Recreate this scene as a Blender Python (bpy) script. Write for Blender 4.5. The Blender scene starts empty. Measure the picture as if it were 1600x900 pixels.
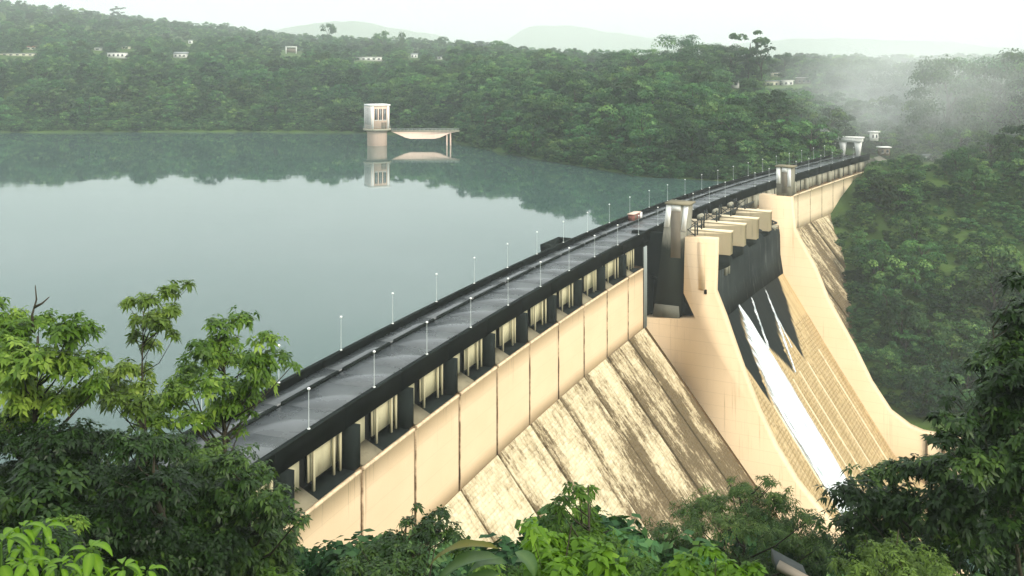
import bpy, math, random
import numpy as np
R = math.radians
SC = bpy.context.scene
COL = SC.collection
rnd = random.Random(7)
nrs = np.random.RandomState

# ------------------------------------------------------------------ camera, world, sun, exposure
F, YH, H = 1500.0, 100.0, 35.0            # focal length in px of a 1600 px wide picture, horizon row, eye height above the dam road
cd = bpy.data.cameras.new('camera'); cam = bpy.data.objects.new('camera', cd); COL.objects.link(cam)
cam.location = (0, 0, H); cam.rotation_euler = (R(90), 0, 0)
cd.sensor_width = 36; cd.lens = 36*F/1600; cd.shift_y = -(450-YH)/1600
cd.clip_start = 0.1; cd.clip_end = 30000
SC.camera = cam

SUN_EL, SUN_AZ = 34, 138
w = bpy.data.worlds.new('World'); SC.world = w; w.use_nodes = True
nt = w.node_tree; nt.nodes.clear()
def WN(t, **k):
    n = nt.nodes.new(t)
    for a, b in k.items(): setattr(n, a, b)
    return n
wo = WN('ShaderNodeOutputWorld'); bg = WN('ShaderNodeBackground'); bg.inputs['Strength'].default_value = 0.1
sky = WN('ShaderNodeTexSky', sky_type='NISHITA', sun_disc=False, sun_elevation=R(SUN_EL), sun_rotation=R(SUN_AZ))
tc = WN('ShaderNodeTexCoord'); mp = WN('ShaderNodeMapping'); mp.inputs['Scale'].default_value = (1.5, 1.5, 6)
no = WN('ShaderNodeTexNoise'); no.inputs['Scale'].default_value = 2.2; no.inputs['Detail'].default_value = 5; no.inputs['Roughness'].default_value = .5
rp = WN('ShaderNodeValToRGB')
rp.color_ramp.elements[0].position = .3; rp.color_ramp.elements[0].color = (.745, .79, .79, 1)
rp.color_ramp.elements[1].position = .68; rp.color_ramp.elements[1].color = (1.03, 1.05, 1.04, 1)
mul = WN('ShaderNodeVectorMath', operation='SCALE'); mul.inputs['Scale'].default_value = 7.0
mx = WN('ShaderNodeMix', data_type='RGBA'); mx.inputs[0].default_value = .88
L = nt.links.new
L(tc.outputs['Generated'], mp.inputs[0]); L(mp.outputs[0], no.inputs['Vector']); L(no.outputs[0], rp.inputs[0])
# overcast sky: evenly brighter from the horizon up to the zenith
sx = WN('ShaderNodeSeparateXYZ'); mr_ = WN('ShaderNodeMapRange'); mr_.inputs[1].default_value = 0; mr_.inputs[2].default_value = 1; mr_.inputs[3].default_value = 4.1; mr_.inputs[4].default_value = 9.2
L(tc.outputs['Generated'], sx.inputs[0]); L(sx.outputs[2], mr_.inputs[0]); L(mr_.outputs[0], mul.inputs['Scale'])
L(rp.outputs[0], mul.inputs[0]); L(sky.outputs[0], mx.inputs[6]); L(mul.outputs[0], mx.inputs[7])
L(mx.outputs[2], bg.inputs['Color']); L(bg.outputs[0], wo.inputs['Surface'])

sd = bpy.data.lights.new('sun', 'SUN'); sun = bpy.data.objects.new('sun', sd); COL.objects.link(sun)
sd.energy = 1.5; sd.angle = R(18); sd.color = (1, .93, .80)
sun.rotation_euler = (R(90-SUN_EL), 0, R(180-SUN_AZ)); sun.location = (60, -60, 200)

vs = SC.view_settings
SC.display_settings.display_device = 'sRGB'
vs.view_transform = 'Standard'; vs.look = 'None'; vs.gamma = 1; vs.exposure = 1.45
SC.render.engine = 'CYCLES'
cy = SC.cycles
cy.max_bounces = 6; cy.diffuse_bounces = 3; cy.glossy_bounces = 3; cy.transmission_bounces = 3; cy.volume_bounces = 2
cy.use_denoising = True; cy.sample_clamp_indirect = 4
cy.volume_step_rate = 1

# ------------------------------------------------------------------ helpers
def tag(o, label=None, cat=None, group=None, kind=None):
    for k, v in (('label', label), ('category', cat), ('group', group), ('kind', kind)):
        if v: o[k] = v
    return o
def empty(name, loc, label=None, cat=None, group=None, rz=0):
    o = bpy.data.objects.new(name, None); COL.objects.link(o)
    o.location = loc; o.rotation_euler.z = rz; o.empty_display_size = .5
    return tag(o, label, cat, group)
class MB:
    """mesh collector in world (or local) coordinates"""
    def __init__(s): s.v = []; s.f = []; s.n = 0; s.at = {}
    def add(s, V, Fc, **at):
        V = np.asarray(V, float).reshape(-1, 3)
        Fc = np.asarray(Fc, int)
        s.v.append(V); s.f.append(Fc + s.n)
        for k, a in at.items():
            s.at.setdefault(k, []).append((s.n, np.asarray(a, float)))
        s.n += len(V); return s
    def box(s, c, d, rz=0, **at):
        x, y, z = [q/2 for q in d]
        V = np.array([(i*x, j*y, k*z) for k in (-1, 1) for j in (-1, 1) for i in (-1, 1)])
        if rz:
            a, b = math.cos(rz), math.sin(rz)
            V = np.stack([V[:, 0]*a-V[:, 1]*b, V[:, 0]*b+V[:, 1]*a, V[:, 2]], -1)
        return s.add(V+np.asarray(c), [(0, 2, 3, 1), (4, 5, 7, 6), (0, 1, 5, 4), (2, 6, 7, 3), (0, 4, 6, 2), (1, 3, 7, 5)], **at)
    def hexa(s, V8, **at):
        return s.add(V8, [(0, 3, 2, 1), (4, 5, 6, 7), (0, 1, 5, 4), (1, 2, 6, 5), (2, 3, 7, 6), (3, 0, 4, 7)], **at)
    def tube(s, P, r, n=6, cap=True):
        P = np.asarray(P, float); r = np.broadcast_to(np.asarray(r, float), (len(P),))
        T = np.gradient(P, axis=0); T /= np.linalg.norm(T, axis=1)[:, None]+1e-9
        ref = np.where(np.abs(T[:, 2:3]) > .9, np.array([[1., 0, 0]]), np.array([[0, 0, 1.]]))
        A = np.cross(T, ref); A /= np.linalg.norm(A, axis=1)[:, None]+1e-9; B = np.cross(T, A)
        th = np.arange(n)*2*np.pi/n
        V = (P[:, None]+r[:, None, None]*(np.cos(th)[None, :, None]*A[:, None]+np.sin(th)[None, :, None]*B[:, None])).reshape(-1, 3)
        m = len(P); i = np.arange(m-1)[:, None]*n; j = np.arange(n)[None]; k = (j+1) % n
        s.add(V, np.stack([i+j, i+k, i+n+k, i+n+j], -1).reshape(-1, 4))
        if cap and n > 3:
            b = s.n-len(V)
            s.f.append(np.array([list(range(n))[::-1]])+b); s.f.append(np.array([list(range((m-1)*n, m*n))])+b)
        return s
    def lathe(s, prof, c, n=16):
        prof = np.asarray(prof, float); m = len(prof); th = np.arange(n)*2*np.pi/n
        V = np.stack([prof[:, None, 0]*np.cos(th), prof[:, None, 0]*np.sin(th), np.repeat(prof[:, 1:2], n, 1)], -1).reshape(-1, 3)+np.asarray(c)
        i = np.arange(m-1)[:, None]*n; j = np.arange(n)[None]; k = (j+1) % n
        s.add(V, np.stack([i+j, i+k, i+n+k, i+n+j], -1).reshape(-1, 4))
        b = s.n-len(V); s.f.append(np.array([list(range(n))[::-1]])+b); s.f.append(np.array([list(range((m-1)*n, m*n))])+b)
        return s
    def mesh(s, name, mat, off=(0, 0, 0), smooth=False):
        V = np.concatenate(s.v)-np.asarray(off)
        me = bpy.data.meshes.new(name)
        me.vertices.add(len(V)); me.vertices.foreach_set('co', V.astype(np.float32).ravel())
        loops = np.concatenate([f.ravel() for f in s.f]).astype(np.int32)
        tot = np.concatenate([np.full(len(f), f.shape[1], np.int32) for f in s.f])
        st = np.concatenate([[0], np.cumsum(tot)[:-1]]).astype(np.int32)
        me.loops.add(len(loops)); me.loops.foreach_set('vertex_index', loops)
        me.polygons.add(len(tot)); me.polygons.foreach_set('loop_start', st)
        try: me.polygons.foreach_set('loop_total', tot)
        except Exception: pass
        for k, l in s.at.items():
            vec = l[0][1].ndim == 2
            arr = np.zeros((len(V), 3) if vec else len(V), np.float32)
            for b, a in l: arr[b:b+len(a)] = a
            at = me.attributes.new(k, 'FLOAT_VECTOR' if vec else 'FLOAT', 'POINT')
            at.data.foreach_set('vector' if vec else 'value', arr.ravel())
        me.update(calc_edges=True); me.validate()
        if smooth: me.polygons.foreach_set('use_smooth', np.ones(len(me.polygons), bool))
        if mat: me.materials.append(mat)
        return me
    def build(s, name, mat, parent=None, smooth=False, kind=None, label=None):
        off = (0, 0, 0); p = parent
        while p is not None: off = np.asarray(off)+np.array(p.location); p = p.parent
        o = bpy.data.objects.new(name, s.mesh(name, mat, off, smooth)); COL.objects.link(o); o.parent = parent
        if kind: o['kind'] = kind
        if label: o['label'] = label
        return o
def link(name, mesh, parent=None, kind=None, loc=None):
    o = bpy.data.objects.new(name, mesh); COL.objects.link(o); o.parent = parent
    if kind: o['kind'] = kind
    if loc is not None: o.location = loc
    return o
def copy_tree(o, parent=None):
    c = o.copy(); COL.objects.link(c); c.parent = parent
    for ch in list(o.children): copy_tree(ch, c)
    return c
ORD = ['first', 'second', 'third', 'fourth', 'fifth', 'sixth', 'seventh', 'eighth', 'ninth', 'tenth', 'eleventh', 'twelfth', 'thirteenth', 'fourteenth',
       'fifteenth', 'sixteenth', 'seventeenth', 'eighteenth', 'nineteenth', 'twentieth', 'twenty-first', 'twenty-second', 'twenty-third', 'twenty-fourth',
       'twenty-fifth', 'twenty-sixth', 'twenty-seventh', 'twenty-eighth', 'twenty-ninth']

# ------------------------------------------------------------------ materials
def mat(name, base, rough=.8, spec=.3):
    m = bpy.data.materials.new(name); m.use_nodes = True
    b = m.node_tree.nodes['Principled BSDF']
    b.inputs['Base Color'].default_value = (*base, 1); b.inputs['Roughness'].default_value = rough
    b.inputs['Specular IOR Level'].default_value = spec
    return m
class NG:
    def __init__(s, m): s.t = m.node_tree; s.b = s.t.nodes['Principled BSDF']
    def n(s, t, ins=None, **k):
        x = s.t.nodes.new(t)
        for a, b in k.items(): setattr(x, a, b)
        for a, b in (ins or {}).items(): s.set(x, a, b)
        return x
    def set(s, x, a, b):
        if isinstance(b, bpy.types.NodeSocket): s.t.links.new(b, x.inputs[a])
        else: x.inputs[a].default_value = b
    def pos(s): return s.n('ShaderNodeNewGeometry').outputs['Position']
    def attr(s, name, out='Fac'): return s.n('ShaderNodeAttribute', attribute_name=name).outputs[out]
    def mapv(s, v, sc, loc=(0, 0, 0), rot=(0, 0, 0)): return s.n('ShaderNodeMapping', {0: v, 'Scale': sc, 'Location': loc, 'Rotation': rot}).outputs[0]
    def noise(s, v, scale, detail=4, rough=.55): return s.n('ShaderNodeTexNoise', {'Vector': v, 'Scale': scale, 'Detail': detail, 'Roughness': rough}).outputs[0]
    def ramp(s, f, stops):
        x = s.n('ShaderNodeValToRGB', {0: f}); e = x.color_ramp.elements
        while len(e) < len(stops): e.new(.5)
        for i, (p, c) in enumerate(stops):
            e[i].position = p; e[i].color = (*c, 1) if not isinstance(c, (int, float)) else (c, c, c, 1)
        return x.outputs[0]
    def mix(s, f, a, b, mode='MIX'):
        x = s.n('ShaderNodeMix', data_type='RGBA', blend_type=mode)
        s.set(x, 0, f)
        for i, c in ((6, a), (7, b)): s.set(x, i, (*c, 1) if isinstance(c, tuple) and len(c) == 3 else c)
        return x.outputs[2]
    def math(s, op, a, b=0.0, clamp=False):
        x = s.n('ShaderNodeMath', operation=op, use_clamp=clamp); s.set(x, 0, a); s.set(x, 1, b); return x.outputs[0]
    def sep(s, v): return s.n('ShaderNodeSeparateXYZ', {0: v}).outputs
    def bump(s, h, st=.3, d=.05): s.set(s.b, 'Normal', s.n('ShaderNodeBump', {'Height': h, 'Strength': st, 'Distance': d}).outputs[0])
    def base(s, c): s.set(s.b, 'Base Color', c)
    def rough(s, r): s.set(s.b, 'Roughness', r)

def m_plaster(name, a, b, stain, amt=1.0, lift=False):
    m = mat(name, a, .92, .05); g = NG(m); p = g.pos()
    c = g.mix(g.ramp(g.noise(p, .12, 5), [(.35, 0.), (.7, 1.)]), a, b)
    streak = g.noise(g.mapv(p, (.9, .9, .05)), 1.0, 5, .65)
    blot = g.noise(p, .22, 5, .6)
    s = g.math('MULTIPLY', g.ramp(streak, [(.52, 0.), (.72, 1.)]), g.ramp(blot, [(.42, 0.), (.65, 1.)]))
    c = g.mix(g.math('MULTIPLY', s, .75*amt), c, stain)
    c = g.mix(g.math('MULTIPLY', g.ramp(g.noise(p, 1.7, 6, .7), [(.6, 0.), (.75, 1.)]), .25*amt), c, stain)
    if lift:
        zz = g.sep(p)[2]; fr = g.math('FRACT', g.math('DIVIDE', zz, 2.4)); ln = g.ramp(fr, [(0., 1.), (.028, 1.), (.05, 0.)])
        c = g.mix(g.math('MULTIPLY', ln, .22), c, stain)
        runs = g.noise(g.mapv(p, (2.4, 2.4, .06)), 1., 4, .6); bl2 = g.noise(p, .09, 3, .5)
        c = g.mix(g.math('MULTIPLY', g.ramp(runs, [(.58, 0.), (.72, .7)]), g.ramp(bl2, [(.45, 0.), (.62, 1.)])), c, stain)
    g.base(c); g.bump(g.noise(p, 3, 5), .25, .03); return m
M = {}
M['beige'] = m_plaster('beige_painted_concrete', (.78, .59, .385), (.74, .555, .35), (.36, .24, .13), .15, True)
M['pale'] = m_plaster('pale_beige_concrete', (.78, .65, .45), (.70, .58, .39), (.25, .19, .11), .7)
M['cream'] = m_plaster('cream_gallery_plaster', (.60, .55, .36), (.50, .46, .30), (.12, .10, .06), 1.1)
M['ledge'] = m_plaster('damp_ledge_concrete', (.24, .21, .14), (.17, .15, .10), (.05, .045, .03), 1.2)
M['greyc'] = m_plaster('grey_weathered_concrete', (.36, .34, .26), (.27, .26, .2), (.04, .042, .036), 1.2)
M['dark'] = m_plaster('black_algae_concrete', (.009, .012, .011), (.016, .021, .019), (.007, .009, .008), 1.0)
M['darkbrown'] = m_plaster('brown_stained_concrete', (.10, .065, .03), (.17, .11, .055), (.03, .02, .01), 1.0)
M['joint'] = mat('dark_joint', (.045, .03, .016), .95)
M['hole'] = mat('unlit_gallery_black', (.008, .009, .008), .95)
M['white'] = m_plaster('white_paint', (.88, .87, .84), (.84, .83, .79), (.45, .43, .38), .3)
M['lampw'] = mat('white_enamel', (.82, .83, .80), .4)
M['pole'] = mat('galvanised_pole', (.36, .40, .38), .5)
M['steel'] = mat('dark_steel', (.025, .03, .028), .6, .2)
M['red'] = mat('faded_red_paint', (.24, .09, .07), .7)
M['brownpanel'] = m_plaster('taupe_panel', (.20, .17, .13), (.16, .14, .11), (.07, .06, .045), .8)
M['pink'] = m_plaster('pinkish_plaster', (.72, .55, .45), (.66, .5, .4), (.3, .2, .15), .7)
M['roofgrey'] = mat('grey_roof_sheet', (.22, .24, .24), .6)
M['roofred'] = mat('clay_roof', (.28, .13, .09), .8)
M['housew'] = mat('house_white', (.74, .74, .70), .7)
M['housep'] = mat('house_pale_yellow', (.62, .6, .45), .7)
M['glassd'] = mat('dark_window_glass', (.03, .04, .045), .15, .5)
M['rock'] = m_plaster('grey_brown_rock_face', (.16, .15, .12), (.10, .105, .085), (.05, .06, .04), 1.2)

def m_wet():
    m = mat('wet_asphalt', (.06, .068, .072), .3, .4); g = NG(m); p = g.pos()
    n1 = g.noise(p, .16, 5, .6); n2 = g.noise(p, 1.3, 5, .6)
    g.base(g.mix(g.ramp(n1, [(.35, 0.), (.7, 1.)]), (.068, .077, .080), (.10, .11, .112)))
    g.rough(g.math('ADD', g.math('MULTIPLY', g.ramp(n1, [(.35, 0.), (.7, 1.)]), .16), g.math('ADD', g.math('MULTIPLY', n2, .10), .16)))
    g.bump(n2, .05, .02); return m
M['wet'] = m_wet()
def m_masonry(name):
    m = mat(name, (.6, .5, .3), .9, .15); g = NG(m); st = g.attr('st', 'Vector'); x, t, pid = g.sep(st)
    cob = g.attr('tint')
    # st.x = metres along the dam, st.y = metres down the slope, st.z = metres from the panel's near joint
    v = g.n('ShaderNodeCombineXYZ', {0: x, 1: t}).outputs[0]
    c = g.mix(g.ramp(cob, [(0., 0.), (1., 1.)]), (.68, .605, .42), (.54, .455, .29))
    big = g.noise(g.mapv(v, (.13, .05, 1), (3.3, 1.7, 0)), 1.0, 6, .68)
    run = g.noise(g.mapv(v, (.95, .085, 1)), 1.0, 6, .72)
    fine = g.noise(g.mapv(v, (1.6, .9, 1)), 1.0, 6, .75)
    down = g.n('ShaderNodeMapRange', {0: t, 1: 2.0, 2: 22.0, 3: -.14, 4: -.03}).outputs[0]
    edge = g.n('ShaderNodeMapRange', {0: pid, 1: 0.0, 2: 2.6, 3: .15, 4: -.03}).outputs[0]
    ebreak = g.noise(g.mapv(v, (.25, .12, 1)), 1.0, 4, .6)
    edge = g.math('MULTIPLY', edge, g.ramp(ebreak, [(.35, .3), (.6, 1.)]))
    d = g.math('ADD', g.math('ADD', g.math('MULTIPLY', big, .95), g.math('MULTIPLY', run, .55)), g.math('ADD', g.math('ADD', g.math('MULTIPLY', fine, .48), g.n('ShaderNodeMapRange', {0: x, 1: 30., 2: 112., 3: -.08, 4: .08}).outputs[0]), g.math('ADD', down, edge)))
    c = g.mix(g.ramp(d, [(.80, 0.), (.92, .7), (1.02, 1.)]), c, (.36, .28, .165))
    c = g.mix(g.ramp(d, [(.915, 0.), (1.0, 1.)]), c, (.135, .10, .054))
    g.base(c); g.bump(fine, .6, .08); return m
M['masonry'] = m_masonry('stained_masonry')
def m_panel(name, a, b):
    m = mat(name, a, .92, .05); g = NG(m); x, z, e = g.sep(g.attr('st', 'Vector')); p = g.pos()
    v = g.n('ShaderNodeCombineXYZ', {0: x, 1: z}).outputs[0]
    c = g.mix(g.ramp(g.noise(g.mapv(v, (.12, .2, 1)), 1., 5, .6), [(.35, 0.), (.7, 1.)]), a, b)
    drip = g.noise(g.mapv(v, (2.6, .05, 1)), 1., 4, .6); fade = g.n('ShaderNodeMapRange', {0: z, 1: -7., 2: 0., 3: -.10, 4: .05}).outputs[0]
    big = g.noise(g.mapv(v, (.10, .04, 1)), 1., 3, .5)
    d = g.math('ADD', g.math('ADD', drip, fade), g.math('MULTIPLY', g.math('SUBTRACT', big, .5), .5))
    c = g.mix(g.ramp(d, [(.62, 0.), (.75, .75)]), c, (.28, .185, .10))
    fr = g.math('FRACT', g.math('DIVIDE', z, 2.4)); c = g.mix(g.ramp(fr, [(0., .14), (.02, .14), (.04, 0.)]), c, (.3, .2, .1))
    jn = g.math('ADD', g.math('MULTIPLY', g.noise(g.mapv(v, (.9, .35, 1)), 1., 5, .65), .9), g.n('ShaderNodeMapRange', {0: e, 1: 0., 2: .55, 3: .22, 4: -.5}).outputs[0])
    c = g.mix(g.ramp(jn, [(.52, 0.), (.72, .9)]), c, (.13, .08, .04))
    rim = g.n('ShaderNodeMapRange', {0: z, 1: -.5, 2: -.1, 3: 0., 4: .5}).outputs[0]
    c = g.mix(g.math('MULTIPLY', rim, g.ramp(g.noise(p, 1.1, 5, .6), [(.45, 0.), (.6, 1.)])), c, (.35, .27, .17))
    g.base(c); g.bump(g.noise(p, 2.5, 5), .2, .03); return m
M['panel'] = m_panel('beige_wall_panel', (.79, .60, .40), (.745, .56, .365))
M['panelfar'] = m_panel('pale_wall_panel', (.74, .61, .42), (.66, .54, .36))
def m_floor():
    m = mat('chute_concrete', (.55, .4, .22), .8, .06); g = NG(m); st = g.attr('st', 'Vector'); x, t, q = g.sep(st)
    wetv = g.attr('wet'); v = g.n('ShaderNodeCombineXYZ', {0: x, 1: t}).outputs[0]
    run = g.noise(g.mapv(v, (1.2, .03, 1)), 1.0, 6, .7); fine = g.noise(g.mapv(v, (1.2, .7, 1)), 1., 6, .7)
    c = g.mix(g.ramp(run, [(.38, 0.), (.65, 1.)]), (.54, .41, .23), (.33, .235, .11))
    c = g.mix(g.ramp(fine, [(.55, 0.), (.72, .6)]), c, (.16, .12, .055))
    f = g.ramp(g.math('ADD', wetv, g.math('ADD', g.math('MULTIPLY', g.math('SUBTRACT', run, .5), .75), g.math('MULTIPLY', g.math('SUBTRACT', fine, .5), .3))), [(.36, 0.), (.62, 1.)])
    dk = g.mix(g.ramp(run, [(.5, 0.), (.75, 1.)]), (.005, .008, .008), (.018, .024, .023))
    g.base(g.mix(f, c, dk)); g.rough(g.ramp(f, [(0, .85), (1, .6)])); g.bump(fine, .4, .06); return m
M['floor'] = m_floor()
def m_foam():
    m = mat('white_water', (.80, .83, .83), .6, .2); g = NG(m); st = g.attr('st', 'Vector'); ed = g.attr('edge')
    n = g.noise(g.mapv(st, (1.5, .07, 1)), 1., 6, .7); n2 = g.noise(g.mapv(st, (.9, .5, 1)), 1., 6, .7)
    g.base(g.mix(g.ramp(g.math('ADD', g.math('MULTIPLY', n, .7), g.math('MULTIPLY', n2, .3)), [(.40, 0.), (.58, 1.)]), (.36, .43, .45), (.84, .86, .86)))
    al = g.math('SUBTRACT', 1.25, ed); al = g.math('ADD', al, g.math('MULTIPLY', g.math('SUBTRACT', n, .5), 1.7)); al = g.math('ADD', al, g.math('MULTIPLY', g.math('SUBTRACT', n2, .5), .7))
    g.set(g.b, 'Alpha', g.ramp(al, [(.22, 0.), (.75, 1.)])); g.bump(n2, .5, .15); return m
M['foam'] = m_foam()
def m_water():
    m = mat('reservoir_water', (.020, .075, .06), .03, .5); g = NG(m); p = g.pos(); b = g.b
    b.inputs['IOR'].default_value = 1.33
    n = g.noise(g.mapv(p, (.05, .12, .1)), 1., 4, .55); n2 = g.noise(p, .6, 3, .5)
    g.rough(g.ramp(g.noise(g.mapv(p, (.004, .02, 1)), 1., 4), [(.35, .015), (.7, .05)]))
    g.bump(g.math('ADD', n, g.math('MULTIPLY', n2, .15)), .04, .25)
    g.base(g.mix(g.ramp(g.noise(p, .006, 3), [(.35, 0.), (.65, 1.)]), (.044, .086, .074), (.056, .098, .088)))
    return m
M['water'] = m_water()
def m_ground():
    m = mat('grassy_earth', (.05, .07, .02), .95, .1); g = NG(m); p = g.pos()
    n = g.noise(p, .03, 6, .6); n2 = g.noise(p, .5, 6, .7)
    c = g.mix(g.ramp(n, [(.4, 0.), (.62, 1.)]), (.04, .075, .018), (.075, .13, .028))
    c = g.mix(g.ramp(n2, [(.55, 0.), (.75, .7)]), c, (.06, .05, .025))
    far = g.n('ShaderNodeMapRange', {0: g.noise(p, .012, 4), 1: .58, 2: .7, 3: 0., 4: .5}).outputs[0]
    g.base(g.mix(far, c, (.075, .095, .032))); g.bump(n2, .8, .4); return m
M['ground'] = m_ground()
def m_leaf(name, a, b, c2, rough=.45, trans=.3, objvar=.35, spec=.18, patch=False):
    m = mat(name, a, rough, spec); g = NG(m); t = g.attr('tint')
    c = g.ramp(t, [(0., a), (.55, b), (1., c2)])
    oi = g.n('ShaderNodeObjectInfo').outputs['Random']
    if objvar:
        hs = g.n('ShaderNodeHueSaturation', {'Color': c, 'Hue': g.n('ShaderNodeMapRange', {0: oi, 1: 0., 2: 1., 3: .475, 4: .52}).outputs[0],
             'Value': g.n('ShaderNodeMapRange', {0: g.math('FRACT', g.math('MULTIPLY', oi, 7.13)), 1: 0., 2: 1., 3: 1-objvar, 4: 1+objvar}).outputs[0]})
        c = hs.outputs[0]
        if patch:
            lc = g.n('ShaderNodeObjectInfo').outputs['Location']; pn = g.noise(g.mapv(lc, (1, 1, 0)), .011, 3, .6)
            c = g.mix(g.ramp(pn, [(.46, 0.), (.66, .5)]), c, g.mix(1., c, (1.4, 1.28, .8), 'MULTIPLY'))
            c = g.mix(g.ramp(g.noise(g.mapv(lc, (1, 1, 0), (500, 90, 0)), .017, 3, .6), [(.48, 0.), (.66, .7)]), c, g.mix(1., c, (.55, .68, .8), 'MULTIPLY'))
    g.base(c)
    tr = g.n('ShaderNodeBsdfTranslucent'); g.set(tr, 'Color', g.mix(1., c, (1.3, 1.35, .6), 'MULTIPLY'))
    ms = g.n('ShaderNodeMixShader', {0: trans}); g.t.links.new(g.b.outputs[0], ms.inputs[1]); g.t.links.new(tr.outputs[0], ms.inputs[2])
    g.t.links.new(ms.outputs[0], g.t.nodes['Material Output'].inputs['Surface']); return m
M['far'] = m_leaf('forest_foliage', (.016, .052, .022), (.048, .120, .040), (.15, .25, .08), .6, .25, .6, .08, True)
M['leafA'] = m_leaf('broad_green_leaves', (.026, .064, .007), (.085, .165, .016), (.26, .37, .055), .42, .35, 0)
M['leafO'] = m_leaf('olive_young_leaves', (.045, .08, .010), (.115, .185, .026), (.26, .34, .07), .4, .3, 0)
M['leafD'] = m_leaf('dark_glossy_leaves', (.004, .012, .002), (.016, .042, .005), (.07, .125, .02), .42, .15, 0)
M['leafB'] = m_leaf('bright_lime_leaves', (.048, .11, .007), (.10, .205, .012), (.20, .33, .03), .4, .4, 0)
M['leafF'] = m_leaf('fine_feathery_leaves', (.02, .045, .010), (.055, .105, .02), (.15, .21, .05), .45, .3, 0)
M['banana'] = m_leaf('banana_leaf_green', (.03, .07, .02), (.05, .10, .03), (.11, .17, .06), .3, .3, 0)
M['leafY'] = m_leaf('yellowing_leaf', (.045, .06, .008), (.085, .09, .012), (.16, .14, .02), .35, .3, 0)
def m_bark():
    m = mat('bark', (.07, .055, .035), .95, .1); g = NG(m); p = g.pos(); n = g.noise(g.mapv(p, (4, 4, .8)), 1., 5)
    g.base(g.mix(n, (.02, .018, .012), (.075, .065, .045))); g.bump(n, .6, .05); return m
M['bark'] = m_bark()

# ------------------------------------------------------------------ dam axis: s along the road, o downstream of its downstream edge
S_ = np.arange(-90, 461, 1.0)
_h = np.radians(np.interp(S_, [-60, 30, 80, 130, 190, 240, 400], [18.7, 21.57, 24.27, 26.78, 31.38, 34.76, 37.74]))
_x = np.concatenate([[0], np.cumsum((np.sin(_h)[1:]+np.sin(_h)[:-1])/2)]); _y = np.concatenate([[0], np.cumsum((np.cos(_h)[1:]+np.cos(_h)[:-1])/2)])
_x += -21.732-_x[90]; _y += 81.596-_y[90]
def at(s, o, z):
    s, o, z = np.broadcast_arrays(np.asarray(s, float), np.asarray(o, float), np.asarray(z, float))
    h = np.interp(s, S_, _h)
    return np.stack([np.interp(s, S_, _x)+o*np.cos(h), np.interp(s, S_, _y)-o*np.sin(h), z], -1)
def head(s): return float(np.interp(s, S_, _h))
def so(X, Y):
    X = np.asarray(X, float); Y = np.asarray(Y, float); shp = X.shape; X = X.ravel(); Y = Y.ravel()
    S2 = np.arange(-90, 461, 5.0); cx = np.interp(S2, S_, _x); cyy = np.interp(S2, S_, _y)
    s = np.empty_like(X)
    for a in range(0, len(X), 20000):
        d = (X[a:a+20000, None]-cx)**2+(Y[a:a+20000, None]-cyy)**2; s[a:a+20000] = S2[d.argmin(1)]
    for _ in range(3):
        h = np.interp(s, S_, _h); s = s+(X-np.interp(s, S_, _x))*np.sin(h)+(Y-np.interp(s, S_, _y))*np.cos(h)
        s = np.clip(s, -90, 460)
    h = np.interp(s, S_, _h); o = (X-np.interp(s, S_, _x))*np.cos(h)-(Y-np.interp(s, S_, _y))*np.sin(h)
    return s.reshape(shp), o.reshape(shp)
def pix(P):
    P = np.asarray(P, float); return 800+F*P[..., 0]/P[..., 1], YH-F*(P[..., 2]-H)/P[..., 1]
def point(px, py, Y): return np.array([(px-800)/F*Y, Y, H-(py-YH)/F*Y])
def sweep(mb, ss, sec, dirt=False):
    """closed prism: section polygon [(o,z)] (or a function of s) swept along the stations ss"""
    ss = np.asarray(ss, float); secs = [np.asarray(sec(s) if callable(sec) else sec, float) for s in ss]
    m = len(secs[0]); V = np.concatenate([at(np.full(m, s), q[:, 0], q[:, 1]) for s, q in zip(ss, secs)])
    i = np.arange(len(ss)-1)[:, None]*m; j = np.arange(m)[None]; k = (j+1) % m
    kw = dict(st=np.concatenate([np.stack([np.full(m, s), q[:, 1]-q[0, 1], np.full(m, min(s-ss[0], ss[-1]-s))], -1) for s, q in zip(ss, secs)])) if dirt else {}
    mb.add(V, np.stack([i+j, i+k, i+m+k, i+m+j], -1).reshape(-1, 4), **kw); b = mb.n-len(V)
    mb.f.append(np.array([list(range(m))[::-1]])+b); mb.f.append(np.array([list(range(len(V)-m, len(V)))])+b)
    return mb
def st(a, b, step=4.0): return np.linspace(a, b, max(2, int(round((b-a)/step))+1))
def zt(s): return np.interp(s, [0, 120, 190, 320], [-5.5, -5.4, -4.9, -4.6])      # top of the painted wall
def zk(s): return np.interp(s, [0, 120, 190, 320], [-17.5, -17.5, -15.8, -15.3])  # where the wall turns into the slope
SLOPE = .8

dam = empty('concrete_dam', tuple(at(155, 0, -66)), 'long curved beige concrete dam with black parapets holding back the green reservoir', 'dam')
NJ = [4.2+11.7*k for k in range(-3, 10)]+[118.7]          # joints of the near part
FJ = [193.2+11.9*k for k in range(0, 12)]                  # joints of the far part
S_END = FJ[-1]

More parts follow.
